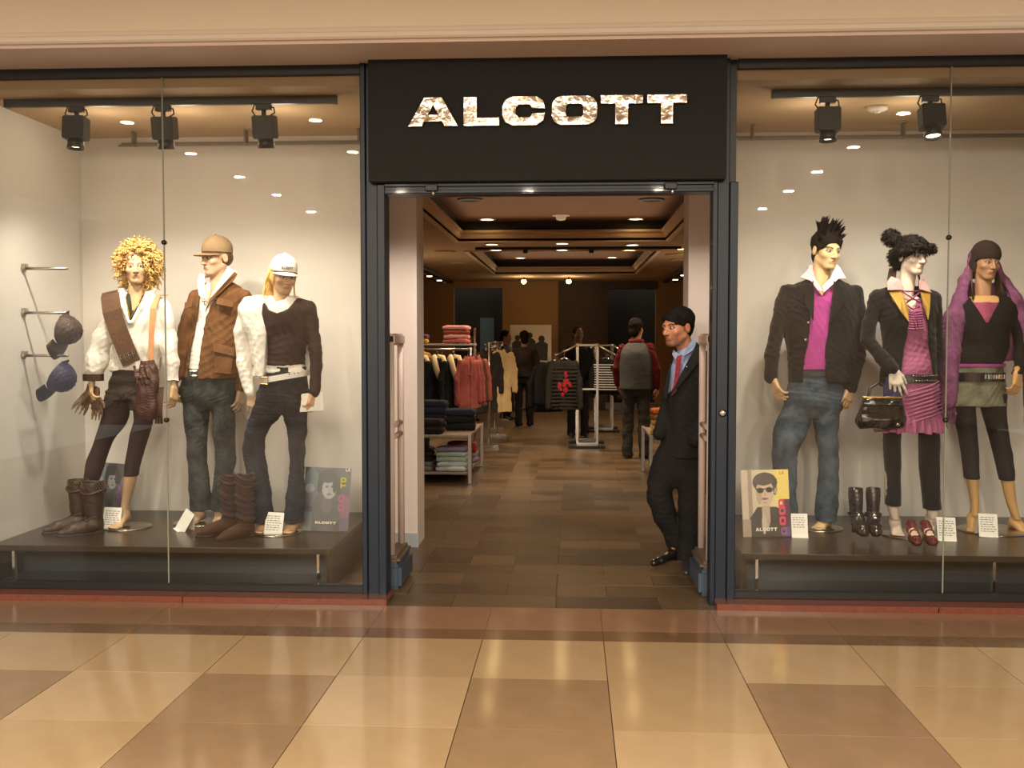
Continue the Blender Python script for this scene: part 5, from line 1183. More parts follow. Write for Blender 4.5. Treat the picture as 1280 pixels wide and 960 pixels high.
pump('dark red peep toe pump with cream insole, left one of the pair', (2.041, 0.420, 0.276), D2R(-6)); pump('dark red peep toe pump with cream insole, right one beside the price card', (2.130, 0.420, 0.277), D2R(-4))
M_CARD = mat('white_card', (240, 236, 228), .6); M_INK = mat('grey_print', (120, 116, 112), .8)
def price_card(lab, loc, rz, tilt=0, w=.115, h=.145, rows=7):
    t = thing('price_card', lab, 'card', loc, rz, 'white price cards on the platforms'); R = Matrix.Rotation(D2R(-18), 3, 'X'); Q = Matrix.Rotation(D2R(tilt), 3, 'Y')
    MB().box((-w / 2, -.0012, 0), (w / 2, .0012, h), R=Q @ R).build('front_leaf', M_CARD, t)
    MB().box((-w / 2, -.0012, 0), (w / 2, .0012, h), R=Q @ Matrix.Rotation(D2R(18), 3, 'X'), at=Q @ Vector((0, 2 * h * math.sin(D2R(18)), 0))).build('back_leaf', M_CARD, t)
    MB().box((-w / 2, -.018, -.0005), (w / 2, 0, .002), R=Q).build('foot', M_CARD, t)
    b = MB(); r = random.Random(hash(lab) % 99 if False else len(lab))
    for i in range(rows):
        z = h * (.82 - .1 * i); x = -w * .40
        while x < w * .3:
            L = r.uniform(.006, .022); b.box((x, -.0022, z), (min(x + L, w * .42), -.0013, z + .0045), R=Q @ R); x += L + .006
    b.build('printed_lines', M_INK, t)['kind'] = 'stuff'
    return t
price_card('white price card in front of the curly mannequin, right of the cowboy boots', (-2.998, 0.701, 0.251), .1, 3)
price_card('white price card leaning sideways at the foot of the brown jacket mannequin', (-2.529, 0.670, 0.251), -.5, 24, .085, .145, 0)
price_card('white price card between the slouchy boots and the left poster', (-1.886, 0.567, 0.251), .05, 3)
price_card('white price card right of the sunglasses poster', (1.429, 0.673, 0.251), -.05, 0, .10, .15, 5)
price_card('white price card right of the dark red pumps', (2.311, 0.617, 0.251), .02, 2)
price_card('white price card between the feet of the shawl mannequin', (2.618, 0.766, 0.251), -.05, 2)

# printed posters: flat prints carried by a fine grid of colours
def poster(lab, loc, rz, w, h, lean, fn, parts, tilt=0):
    t = thing('poster', lab, 'poster', loc, rz, 'advertising posters on the platforms'); R = Matrix.Rotation(D2R(tilt), 3, 'Y') @ Matrix.Rotation(D2R(-lean), 3, 'X')
    MB().box((-w / 2, 0, 0), (w / 2, .004, h), R=R).build('board', M_CARD, t)
    MB().box((-.03, 0, 0), (.03, .003, h * .5), R=rotm(8), at=(0, .13, 0)).build('easel_back', M_CARD, t)
    nx, nz = 84, int(84 * h / w); u, v = np.meshgrid(np.linspace(0, 1, nx), np.linspace(0, 1, nz)); C = fn(u.ravel(), v.ravel())
    P = np.stack([(u.ravel() - .5) * w, np.full(u.size, -.0008), v.ravel() * h], 1) @ np.array(R).T
    i = (np.arange(nz - 1)[:, None] * nx + np.arange(nx - 1)[None]).ravel(); F = np.stack([i, i + 1, i + nx + 1, i + nx], 1)
    link('print', np_mesh('print', P, F, mat('poster_print', (128, 128, 128), .3, attr=True), C), t)
    for word, cu, cv, ww, hh, ang, m in parts:
        b = word_mb(word, ww, hh, .0006); q = MB(); q.v = [tuple(R @ (Matrix.Rotation(D2R(ang), 3, 'Y') @ Vector(p) + Vector(((cu - .5) * w, -.0012, cv * h)))) for p in b.v]; q.f = b.f; q.build('lettering', m, t)
    return t
def lerp3(stack, u): return np.array(stack[0])[None] + 0
def print_man(u, v):
    S = lambda r, g, b: np.array(srgb(r, g, b)); n = len(u); a = .74; V = v * 1.36
    C = S(214, 196, 176) * (1 - u)[:, None] + S(236, 214, 150) * u[:, None]
    C[(u < .22) & (u > .14)] = S(170, 150, 134); C = np.where(((u > .70) & (v > .5))[:, None], S(240, 214, 110), C)
    def pt(mask, col): C[mask] = S(*col)
    E = lambda cx, cy, rx, ry: ((u - cx) / rx) ** 2 + ((v - cy) / ry) ** 2 < 1
    pt((v < .44 - 1.0 * np.maximum(0, .32 - u) - .25 * np.maximum(0, u - .72)) & (u > .05), (66, 54, 46))
    pt((u < .18) & (v < .26), (178, 160, 146)); pt(E(.50, .33, .09, .22), (196, 172, 150)); pt(E(.45, .20, .045, .16), (206, 190, 176))
    pt(E(.50, .81, .26, .15), (70, 56, 46)); pt(E(.70, .70, .05, .08), (78, 60, 48)); pt(E(.49, .66, .185, .20), (214, 188, 164)); pt(E(.37, .62, .06, .14), (196, 168, 146))
    pt(E(.47, .84, .20, .075), (82, 66, 54)); pt(E(.395, .69, .075, .042), (38, 30, 28)); pt(E(.585, .70, .075, .042), (38, 30, 28)); pt((np.abs(v - .71) < .008) & (u > .3) & (u < .7), (38, 30, 28))
    pt(E(.49, .635, .02, .03), (188, 158, 136)); pt(E(.485, .565, .075, .016), (132, 92, 80)); pt(E(.485, .51, .05, .012), (186, 158, 138)); pt(E(.72, .68, .025, .05), (196, 164, 142))
    k = (u > .85) & (v < .56); C[k] = S(96, 40, 66); k2 = (u > .88) & (v < .14); C[k2] = S(96, 76, 130)
    r = np.random.RandomState(1).rand(n, 1) * .2 + .9; C[:, :3] *= r; return C
def print_woman(u, v):
    S = lambda r, g, b: np.array(srgb(r, g, b)); n = len(u); C = np.tile(S(70, 72, 78), (n, 1)) * (1 + .5 * np.sin(9 * u + 7 * v) * np.sin(5 * v - 3 * u))[:, None]
    def pt(mask, col, a=1.): C[mask] = C[mask] * (1 - a) + S(*col) * a
    E = lambda cx, cy, rx, ry: ((u - cx) / rx) ** 2 + ((v - cy) / ry) ** 2 < 1
    pt(E(.16, .80, .14, .2), (88, 112, 124), .8); pt(E(.12, .66, .10, .08), (150, 156, 160), .8); pt(E(.2, .5, .2, .12), (96, 100, 104), .8)
    pt(E(.52, .70, .24, .26), (46, 46, 50)); pt(E(.52, .36, .32, .30), (78, 78, 80)); pt(E(.5, .42, .12, .14), (104, 100, 98), .7)
    pt(E(.545, .67, .155, .165), (168, 168, 170)); pt(E(.50, .86, .20, .10), (46, 46, 50)); pt(E(.66, .74, .05, .14), (46, 46, 50)); pt(E(.49, .70, .035, .016), (40, 40, 44)); pt(E(.61, .70, .035, .016), (40, 40, 44)); pt(E(.55, .58, .05, .014), (96, 80, 84)); pt(E(.55, .64, .015, .03), (140, 140, 142))
    pt((u < .2) & (v < .3), (120, 128, 136), .5); pt((u > .80) & (v < .56) & (v > .22), (146, 82, 116), .75); pt((u > .8) & (v < .22), (96, 84, 118), .7); pt((u > .80) & (v > .56) & (v < .76), (96, 88, 90), .6)
    r = np.random.RandomState(2).rand(n, 1) * .35 + .82; C[:, :3] *= r; return C
M_PW = mat('white_print', (244, 240, 236), .5); M_PR = mat('pink_print', (224, 64, 96), .5); M_PV = mat('violet_print', (140, 92, 150), .5); M_PY = mat('yellow_print', (214, 204, 50), .5); M_PK = mat('rose_print', (178, 104, 140), .5)
poster('poster of a man in sunglasses at the left end of right platform', (1.229, 0.688, 0.251), .06, .30, .42, 9, print_man, [('ALCOTT', .49, .085, .135, .021, 0, M_PW), ('OO', .905, .31, .12, .040, -90, M_PR), ('D', .885, .5, .05, .036, -90, M_PR), ('G', .92, .08, .05, .038, -90, M_PV), ('LA', .86, .93, .03, .018, 0, mat('ochre_print', (170, 150, 60), .6))], -1)
poster('dark poster of a long haired woman at right end of left platform', (-1.590, 0.723, 0.251), .02, .30, .41, 9, print_woman, [('ALCOTT', .5, .115, .14, .015, 0, M_PW), ('TD', .9, .77, .07, .036, -90, M_PY), ('OO', .89, .45, .11, .04, -90, M_PK), ('LA', .93, .95, .03, .02, 0, M_PW)], 2)
poster('poster partly hidden behind the cowboy boots and the leg of the curly mannequin', (-3.197, 1.100, 0.276), .25, .20, .36, 9, print_woman, [('GOD', .88, .4, .16, .03, -90, M_PV)], 6)

# handbag, belt card
t = thing('handbag', 'shiny black patent handbag hanging in front of the pompom hat mannequin', 'handbag', (1.911, 0.660, 0.937))
S = Sdf((-.17, -.07, -.02), (.18, .07, .23), .005); S.loft([(.0, 0, 0, .135, .04), (.03, 0, 0, .148, .052), (.10, .004, 0, .140, .05), (.16, .006, 0, .125, .036), (.19, .006, 0, .12, .022)], pw=3.)
sdf_obj('bag_body', S, mat('black_patent', (26, 24, 20), .12, bump=.3, bscale=18, coat=.6), t, .006, 32, 3)
MB().box((-.115, -.014, .185), (.125, .014, .20), bev=.004).build('frame_clasp', mat('old_brass', (150, 120, 70), .3, 1.), t); MB().box((-.10, -.052, .06), (.105, -.040, .15), bev=.006).build('front_flap', _M['black_patent'], t)
MB().tube([(-.08, 0, .19), (-.06, .03, .25), (.0, .05, .285), (.06, .03, .25), (.09, 0, .19)], .009, 8).build('handle', LEATHER_BLACK, t, True); MB().lathe([(.014, 0), (.014, .006), (.006, .012)], (.09, -.045, .03), 10, R=rotm(90)).build('charm', M_CHROME, t, True)
t = thing('booklet', 'white card held in the right hand of the white cap mannequin', 'card', (-1.637, 0.600, 1.036), .1)
MB().box((-.075, -.004, 0), (.075, -.001, .115), R=rotm(0, -4, 0), bev=.001).build('cover', M_CARD, t); MB().box((-.074, -.0005, .001), (.074, .003, .113), R=rotm(0, -4, 3)).build('inner_sheet', M_CARD, t)

# wall hooks and hanging caps
HK = mat('brushed_steel', (176, 164, 146), .3, 1.)
for i, (y, z, lab) in enumerate(((.66, 1.945, 'empty steel display arm on the left wall, uppermost of three'), (.65, 1.66, 'steel display arm on the left wall holding the brown cap'), (.64, 1.385, 'steel display arm on the left wall holding the navy cap'))):
    t = thing('wall_hook', lab, 'hook', (-3.53, y, z), 0, 'display arms on the left wall')
    MB().lathe([(.022, 0), (.022, .016), (.014, .022)], n=16, R=rotm(0, 90, 0)).build('wall_plate', HK, t, True); MB().tube([(.01, 0, 0), (.29, .02, 0)], .0095, 10).build('rod', HK, t, True)
    MB().box((.0, -.02, .0), (.03, .02, .03), bev=.003).build('clamp', HK, t)
def hanging_cap(lab, loc, rz, ry, m, m2):
    t = thing('cap', lab, 'cap', loc, rz); t.rotation_euler = (0, ry, rz); t.scale = (1.22,) * 3
    S = Sdf((-.12, -.12, -.06), (.12, .12, .14), .0045); S.ell((0, 0, 0), (.084, .10, .10)); S.plane((0, 0, -.005), (0, 0, -1)); S.ell((0, 0, -.01), (.078, .094, .094), None, .002, 's')
    sdf_obj('crown', S, m, t, .004, 45, 4)
    b = MB(); vs = []; n = 14
    for k in range(n + 1):
        q = D2R(-50 + 100 * k / n)
        for rr in (.082, .165 - .035 * abs(math.sin(q))):
            for dz in (0, .005): vs.append((math.cos(q) * rr, math.sin(q) * rr * 1.1, -.004 - (.02 if rr > .09 else 0) * (1 - abs(math.sin(q))) + dz - .02 * math.sin(q) ** 2))
    fs = []
    for k in range(n): a = k * 4; e = a + 4; fs += [(a, e, e + 2, a + 2), (a + 1, a + 3, e + 3, e + 1), (a + 2, e + 2, e + 3, a + 3), (a, a + 1, e + 1, e)]
    fs += [(0, 2, 3, 1), (n * 4, n * 4 + 1, n * 4 + 3, n * 4 + 2)]; b.add(vs, fs).build('brim', m2, t, True)
    MB().lathe([(.009, 0), (.004, .006)], (0, 0, .10), 10).build('button', m, t, True)
    MB().tube([(-.08, -.03, .0), (-.10, 0, .015), (-.08, .03, .0)], .005, 6).build('strap', m2, t, True); return t
CB = mat('brown_cap_leather', (62, 38, 27), .6, var=.35, vscale=14, bump=.3); CN = cloth('navy_satin', (42, 36, 64), .5, .35, .2)
hanging_cap('brown leather cap hanging from the middle arm on the left wall', (-3.259, 0.640, 1.552), 0, D2R(100), CB, CB)
hanging_cap('navy cap with a dark brim hanging from the lowest arm', (-3.291, 0.620, 1.255), 0, D2R(118), CN, cloth('black_brim', (32, 28, 36), .8))

# track lights
for lab, x0, x1 in (('black lighting track on the ceiling of the left display window', -3.40, -1.40), ('black lighting track on the ceiling of the right display window', 1.16, 3.4)):
    t = thing('lighting_track', lab, 'track', ((x0 + x1) / 2, TRACK_Y, 2.93)); L = (x1 - x0) / 2
    MB().box((-L, -.018, -.045), (L, .018, 0), bev=.002).build('rail', M_BLK, t)
    for s in (-1, 1): MB().box((s * L - .01, -.02, -.047), (s * L + .01, .02, 0)).build('end_cap', M_BLK, t)
labs = ['black track spotlight in left window, leftmost', 'black track spotlight in left window, middle of three', 'dark track spotlight in left window, rightmost of three', 'black track spotlight in right window, left one', 'black track spotlight in right window, brightly glaring one']
for i, ((x, y), tg) in enumerate(SPOTS):
    t = thing('track_spotlight', labs[i], 'spotlight', (x, y, 2.885), 0, 'track spotlights in the windows')
    ax = (Vector(tg) - Vector((x, y, 2.75))).normalized(); lean = .15
    MB().box((-.045, -.02, -.035), (.045, .02, 0), bev=.003).build('track_adapter', M_BLK, t)
    Rk = rotm((-5, 10, 10, -4, -14)[i], 0, 0)
    MB().tube([(.0, 0, -.03), (0, .0, -.07)], .014, 10).build('stem', M_BLK, t, True)
    b = MB().box((-.066, -.05, -.20), (.066, .05, -.065), R=Rk, bev=.006); bd = b.build('body', M_BLK, t)
    sn = MB().lathe([(.045, -.20), (.05, -.255), (.046, -.255), (.040, -.215)], n=20, R=Rk).build('snout', M_BLK, t, True)
    MB().lathe([(.042, -.232), (.042, -.236)], n=18, R=Rk).build('lamp', M_LAMPS if i != 4 else mat('glaring_lamp_face', (255, 232, 190), .5, emit=90.), sn)
    MB().tube([(-.05, 0, -.07), (-.07, 0, -.04), (-.055, 0, .0), (-.01, 0, -.012)], .005, 6).build('cable', M_BLK, t, True); MB().tube([(.04, 0, -.066), (.066, 0, -.05), (.06, 0, -.02), (.02, 0, -.01)], .005, 6).build('cable', M_BLK, t, True)
for lab, x0, x1 in (('double curtain rail under the ceiling of the left display window', -3.14, -1.36), ('double curtain rail under the ceiling of the right display window', 1.11, 3.3)):
    t = thing('curtain_rail', lab, 'rail', ((x0 + x1) / 2, 1.25, 2.83)); L = (x1 - x0) / 2
    for dy, dz in ((0, 0), (.05, .022)): MB().box((-L, dy - .008, dz - .006), (L, dy + .008, dz + .006)).build('rail', mat('grey_rail', (112, 100, 84), .5), t)
    for x in (-L + .1, 0, L - .1): MB().box((x - .006, -.01, 0), (x + .006, .06, .1)).build('bracket', _M['grey_rail'], t)
t = thing('smoke_alarm', 'small pale smoke alarm on the ceiling of the right display window', 'alarm', (1.886, 0.744, 2.930))
MB().lathe([(.06, 0), (.06, -.02), (.045, -.03)], n=20).build('housing', _M['white_plastic'], t, True); MB().lathe([(.02, -.03), (.018, -.04)], n=12).build('sensor', _M['white_plastic'], t, True)

# security gates
PL = mat('pale_plastic', (206, 186, 176), .45); PB = mat('blue_grey_plastic', (70, 86, 104), .45); PK = mat('black_button', (24, 22, 22), .4)
def gate(lab, x, y0, y1, rz):
    t = thing('security_gate', lab, 'security gate', (x, (y0 + y1) / 2, 0), rz, 'security gates at the entrance'); L = (y1 - y0) / 2
    for s in (-1, 1): MB().tube([(0, s * L, .15), (0, s * L, 1.49)], .021, 12).build('upright', PL, t, True)
    MB().box((-.026, -L - .024, 1.455), (.026, L + .024, 1.525), bev=.012).build('top_rail', PL, t); MB().box((-.02, -L - .028, 1.475), (.02, -L - .02, 1.51), bev=.003).build('sensor_window', PK, t)
    for z in (.90, .97): MB().tube([(0, -L, z), (0, L, z)], .017, 10).build('cross_bar', PL, t, True)
    MB().box((-.016, -L, .155), (.016, L, .185), bev=.004).build('lower_bar', PL, t)
    MB().box((-.065, -L - .06, 0), (.065, L + .06, .15), bev=.02).build('base', PB, t); MB().box((-.055, -L - .05, .145), (.055, L + .05, .20), bev=.02).build('base_cover', mat('grey_brown_plastic', (112, 96, 84), .5), t)
gate('pale security gate on a blue base at the left door post', -1.075, .26, .62, .0); gate('pale security gate on a blue base beside the suited man', .805, .20, .58, .0)

# ------------------------------------------------------------------ inside the shop: racks, clothes, tables, people
RACKM = mat('rack_chrome', (196, 194, 190), .22, 1.)
def hanging_garment_mesh(kind, seed=0):
    """a garment on its hanger: collar at the origin, x across the shoulders, hanging down"""
    r = random.Random(seed); S = Sdf((-.34, -.12, -.95), (.34, .12, .06), .011)
    L = {'jacket': .66, 'coat': .86, 'sweater': .60, 'top': .58}[kind]
    S.loft([(0, 0, 0, .07, .045), (-.03, 0, 0, .13, .055), (-.07, 0, 0, .20, .06), (-.15, 0, 0, .205, .06), (-.40, 0, 0, .19, .05), (-L, 0, 0, .21, .055)], .02, pw=2.6)
    for s in (-1, 1): S.chain([((s * .18, 0, -.07), .055), ((s * .245, -.01, -.28), .05), ((s * .255, -.02, -.56), .045)], .02)
    if kind in ('jacket', 'coat'):
        S.carve([(-.03, .1), (.03, .1), (.012, -.22), (.008, -1), (-.008, -1), (-.012, -.22)], -9, -.035); S.chain([((-.06, -.01, .01), .022), ((-.05, -.05, -.08), .016), ((-.012, -.06, -.22), .012)], .012); S.chain([((.06, -.01, .01), .022), ((.05, -.05, -.08), .016), ((.012, -.06, -.22), .012)], .012)
    else: S.ell((0, -.03, .01), (.06, .06, .05), None, .01, 's')
    V, F = S.net(); V = relax(V, F, 1); V = folds(V, F, .014, 24, seed, (1, 1, .45)); return np_mesh('garment', V, F, WHITEC)
GM = {k: hanging_garment_mesh(k, i + 3) for i, k in enumerate(('jacket', 'coat', 'sweater', 'top'))}
def hanger_mesh(m):
    return MB().tube([(-.20, 0, -.075), (-.06, 0, -.01), (0, 0, .012), (.06, 0, -.01), (.20, 0, -.075)], .008, 6).tube([(0, 0, .01), (0, 0, .05), (.02, 0, .075), (.0, 0, .095), (-.02, 0, .08)], .004, 5).mesh('hanger', m, True)
HG = hanger_mesh(RACKM)
def trim_mesh():
    b = MB()
    for s in (-1, 1): b.tube([(s * .02, .03, .03), (s * .08, -.02, .01), (s * .085, -.06, -.08), (s * .06, -.075, -.17), (s * .035, -.075, -.25)], [.03, .042, .045, .04, .028], 9)
    return b.mesh('fur_trim', mat('cream_fleece', (226, 206, 168), .95, var=.12, bump=.5, bscale=60), True)
TRIM = trim_mesh()
def stripes_mesh(col):
    b = MB()
    for i in range(11): z = -.12 - .043 * i; w = .204 - .018 * math.sin(i / 10 * PI); b.box((-w, -.064 + .004 * abs(math.sin(i)), z), (w, .064, z + .016))
    return b.mesh('stripes', col)
def hang(kind, lab, group, loc, rz, m, trim=None, sc=1., sy=.8):
    t = thing({'jacket': 'hanging_jacket', 'coat': 'hanging_coat', 'sweater': 'hanging_sweater', 'top': 'striped_shirt'}[kind], lab, kind, loc, rz, group)
    o = link('garment', GM[kind], t); o.material_slots[0].link = 'OBJECT'; o.material_slots[0].material = m
    link('hanger', HG, t)
    if trim: link(trim.name.split('.')[0], trim, t)
    t.scale = (sc, sy, sc); return t
BK = cloth('rack_black', (24, 23, 25), .9, .3, .2); CG = cloth('rack_charcoal', (46, 44, 44), .9, .25, .2); OL = cloth('rack_olive', (72, 64, 46), .9, .25, .2); RS = cloth('rack_rose', (142, 74, 72), .9, .2, .2)
CRM = cloth('rack_cream', (214, 190, 144), .9, .1, .2); BRN = cloth('rack_brown', (74, 52, 38), .9, .25, .2); NVY = cloth('rack_navy', (36, 42, 58), .9, .25, .2); GRYC = cloth('rack_grey', (104, 102, 100), .9, .2, .2)
STW = stripes_mesh(cloth('stripe_white', (190, 190, 192), .9)); STG = stripes_mesh(cloth('stripe_grey', (54, 52, 54), .9))
def rail_rack(lab, cx, cy, w, zr, rz, group='garment rails in the shop'):
    t = thing('clothes_rack', lab, 'rack', (cx, cy, 0), rz, group)
    MB().tube([(-w / 2, 0, zr), (w / 2, 0, zr)], .014, 10).build('rail', RACKM, t, True)
    for s in (-1, 1):
        MB().tube([(s * w / 2, 0, .03), (s * w / 2, 0, zr + .02)], .014, 10).build('upright', RACKM, t, True); MB().box((s * w / 2 - .025, -.13, 0), (s * w / 2 + .025, .13, .04), bev=.006).build('foot', RACKM, t)
    return t
# four-way rack with sloping arms and a black base plate
def four_way(lab, cx, cy, h):
    t = thing('display_rack', lab, 'rack', (cx, cy, 0), 0, 'chrome racks with sloping arms')
    for y in (-.02, .62):
        MB().box((-.26, y - .1, 0), (.24, y + .1, .035), bev=.006).build('base_plate', M_BLK, t); MB().box((-.15, y - .03, .035), (.14, y + .03, .075), bev=.008).build('base_bar', RACKM, t)
    for (x, y) in ((.13, 0), (-.14, 0), (.13, .62), (-.14, .62)): MB().box((x - .018, y - .018, .05), (x + .018, y + .018, h), bev=.003).build('upright', RACKM, t)
    for (x, y, dx) in ((.13, -.01, .26), (-.14, -.01, -.30), (.13, .63, .26), (-.14, .63, -.28)): MB().tube([(x, y, h - .02), (x + dx, y, h - .17)], .016, 8).build('arm', RACKM, t, True)
    for z in (h - .02, h - .62): MB().box((-.14, .0, z - .012), (.13, .02, z + .012)).build('cross_bar', RACKM, t)
    return t
four_way('chrome display rack with sloping arms in the middle of the shop floor', .22, 8.45, 1.42)
G1 = 'clothes on the nearest chrome rack'
def print_mesh():
    b = MB(); r = random.Random(3)
    for k in range(14): x, z = r.gauss(0, .05), -.32 + r.gauss(0, .045); b.lathe([(.02 + .015 * r.random(), 0), (.012, .004)], (x, -.066, z), 7, R=rotm(90))
    return b.mesh('red_print', mat('red_flock', (150, 26, 36), .8))
s = hang('sweater', 'dark striped sweater with a red print, facing the entrance on the chrome rack', G1, (-.10, 8.34, 1.22), D2R(4), CG, STG, 1.05); s.scale = (.86, .8, 1.16); link('red_print', print_mesh(), s)
hang('sweater', 'plain dark sweater right behind the red printed sweater', G1, (-.22, 8.46, 1.19), D2R(6), BK); hang('jacket', 'black jacket at the left end of the chrome rack, last of its arm', G1, (-.32, 8.58, 1.14), D2R(10), BK)
for i, n in enumerate(('first', 'second', 'third', 'fourth', 'fifth', 'sixth')):
    hang('top', 'black and white striped top, %s from the upright of the chrome rack' % n, G1, (.46 + .02 * i, 8.46 + .07 * i, 1.22 - .012 * i), D2R(-8 - i), BK, STW, .78, .42)
four_way('second chrome display rack, behind the first and partly hidden by striped tops', .52, 10.9, 1.40)
G2 = 'clothes on the rear chrome rack'
hang('sweater', 'charcoal sweater on the rear chrome rack, left arm', G2, (.15, 10.8, 1.14), .05, CG); hang('jacket', 'brown jacket at the right of the rear chrome rack', G2, (.92, 10.8, 1.18), -.1, BRN); hang('top', 'grey striped top at the right of the rear chrome rack', G2, (.90, 10.92, 1.18), -.2, GRYC, STG); hang('jacket', 'black jacket hanging low on the far side of rear chrome rack', G2, (.2, 11.6, 1.16), .1, BK)
# left rack: three black jackets face out, rose jackets hang side on
rail_rack('garment rail of black jackets left of the aisle', -1.72, 6.78, 1.0, 1.36, 0)
G3 = 'clothes on the left garment rail'
for i, (x, y, lab) in enumerate(((-1.80, 6.55, 'black jacket with cream fleece collar, leftmost facing out on left rail'), (-1.60, 6.57, 'black jacket with cream fleece collar, middle one facing out on left rail'), (-1.41, 6.60, 'black jacket with cream fleece collar, rightmost facing out on left rail'))): hang('jacket', lab, G3, (x, y, 1.25), D2R((52, 50, 54)[i]), BK, TRIM, .92)
for i, n in enumerate(('front', 'second', 'third', 'rearmost')): hang('jacket', 'dusty rose jacket at the right of the left rail, %s of four' % n, G3, (-1.25 + .015 * i, 6.72 + .2 * i, 1.26), D2R(60 - 3 * i), RS if i != 2 else BRN, None, .95, .6)
for i, n in enumerate(('first', 'second', 'third')): hang('coat', 'black coat hanging behind the fleece collared jackets, %s from left' % n, G3, (-2.2 + .3 * i, 6.80 + .13 * i, 1.27), D2R(8), BK, None, .95)
rail_rack('second garment rail left of the aisle with long coats', -1.12, 9.2, 1.7, 1.42, D2R(90))
G4 = 'coats on the second left rail'
for i, (k, m, lab) in enumerate((('coat', CG, 'charcoal coat, nearest on the second left rail'), ('coat', CRM, 'cream coat standing out among dark coats on second left rail'), ('coat', OL, 'olive coat behind the cream coat on second left rail'), ('coat', BK, 'black coat behind the olive coat on second left rail'), ('jacket', BRN, 'brown jacket in the middle of second left rail'), ('coat', BK, 'black coat behind the brown jacket on second left rail'), ('jacket', NVY, 'navy jacket toward the far end of second left rail'), ('coat', CG, 'charcoal coat at the far end of second left rail'))): hang(k, lab, G4, (-1.12 + .13 * (i == 1) - .05 * (i == 0), 8.5 + .21 * i, 1.32), D2R(44), m)
rail_rack('third garment rail left of the aisle, farthest back', -1.25, 12.1, 1.8, 1.42, D2R(90))
for i, (m, lab) in enumerate(((BK, 'black jacket nearest on the third left rail'), (GRYC, 'grey jacket second on the third left rail'), (BRN, 'brown jacket third on the third left rail'), (BK, 'black jacket fourth on the third left rail'), (NVY, 'navy jacket farthest on the third left rail'))): hang('jacket', lab, 'jackets on the third left rail', (-1.25, 11.35 + .3 * i, 1.32), D2R(44), m)
rail_rack('garment rail against the right wall behind the man in the vest', 1.9, 10.5, 2.4, 1.45, D2R(90))
for i, (m, lab) in enumerate(((BRN, 'brown coat nearest on the right wall rail'), (BK, 'black coat second on the right wall rail'), (OL, 'olive coat third on the right wall rail'), (CG, 'charcoal coat fourth on the right wall rail'), (BK, 'black coat farthest on the right wall rail'))): hang('coat', lab, 'coats on the right wall rail', (1.88, 9.5 + .42 * i, 1.35), D2R(-58), m)
# shelf over the left rail with folded rose sweaters
def folded_mesh(seed):
    r = random.Random(seed); S = Sdf((-.20, -.17, -.01), (.20, .17, .09), .009); S.bx((0, 0, .03), (.165, .135, .028), None, .022); S.bx((.01, -.02, .048), (.13, .115, .016), None, .014, .02)
    V, F = S.net(); V = relax(V, F, 2); V = folds(V, F, .007, 30, seed); return np_mesh('folded_top', V, F, WHITEC)
FM = [folded_mesh(i) for i in range(3)]
FR = random.Random(5)
def fold(lab, group, loc, m, rz=None, sz=1., sx=1.):
    o = link('folded_top', FM[FR.randrange(3)]); o.location = loc; o.rotation_euler = (0, 0, FR.uniform(-.12, .12) if rz is None else rz); o.scale = (sx, 1, sz)
    o.material_slots[0].link = 'OBJECT'; o.material_slots[0].material = m; return tag(o, lab, 'folded clothes', group)
t = thing('shelf_unit', 'narrow metal shelf above the left garment rail, holding rose sweaters', 'shelf', (-1.62, 7.2, 0))
MB().box((-.62, -.2, 1.40), (.42, .2, 1.425), bev=.004).build('shelf_board', mat('shelf_grey', (150, 142, 134), .5), t)
for x in (-.6, .4): MB().box((x - .015, .12, 0), (x + .015, .15, 1.62), bev=.003).build('upright', RACKM, t)
MB().box((-.40, -.23, 1.30), (-.36, -.2, 1.56), bev=.004).build('sign_bracket', M_CARD, t)
cols = [cloth('fold_rose', (176, 98, 100), .9, .15, .2), cloth('fold_cream', (214, 196, 170), .9, .1, .2), cloth('fold_brick', (150, 74, 62), .9, .15, .2), cloth('fold_pink', (206, 150, 150), .9, .1, .2)]
nm = ['rose', 'cream', 'brick red', 'pale pink']; od = ['lowest', 'second', 'third', 'topmost']
for i in range(4): fold('%s folded sweater, %s of the right pile on the narrow shelf' % (nm[(0, 3, 2, 3)[i]], od[i]), 'folded sweaters on the narrow shelf', (-1.43, 7.18, 1.425 + .055 * i), cols[(0, 3, 2, 3)[i]], None, .95)
for i in range(2): fold('%s folded sweater, %s of two at left on the narrow shelf' % (('mustard', 'purple')[i], ('lower', 'upper')[i]), 'folded sweaters on the narrow shelf', (-1.95, 7.18, 1.425 + .055 * i), cloth(('fold_mustard', 'fold_purple')[i], ((190, 150, 70), (90, 66, 92))[i], .9), None, .95)

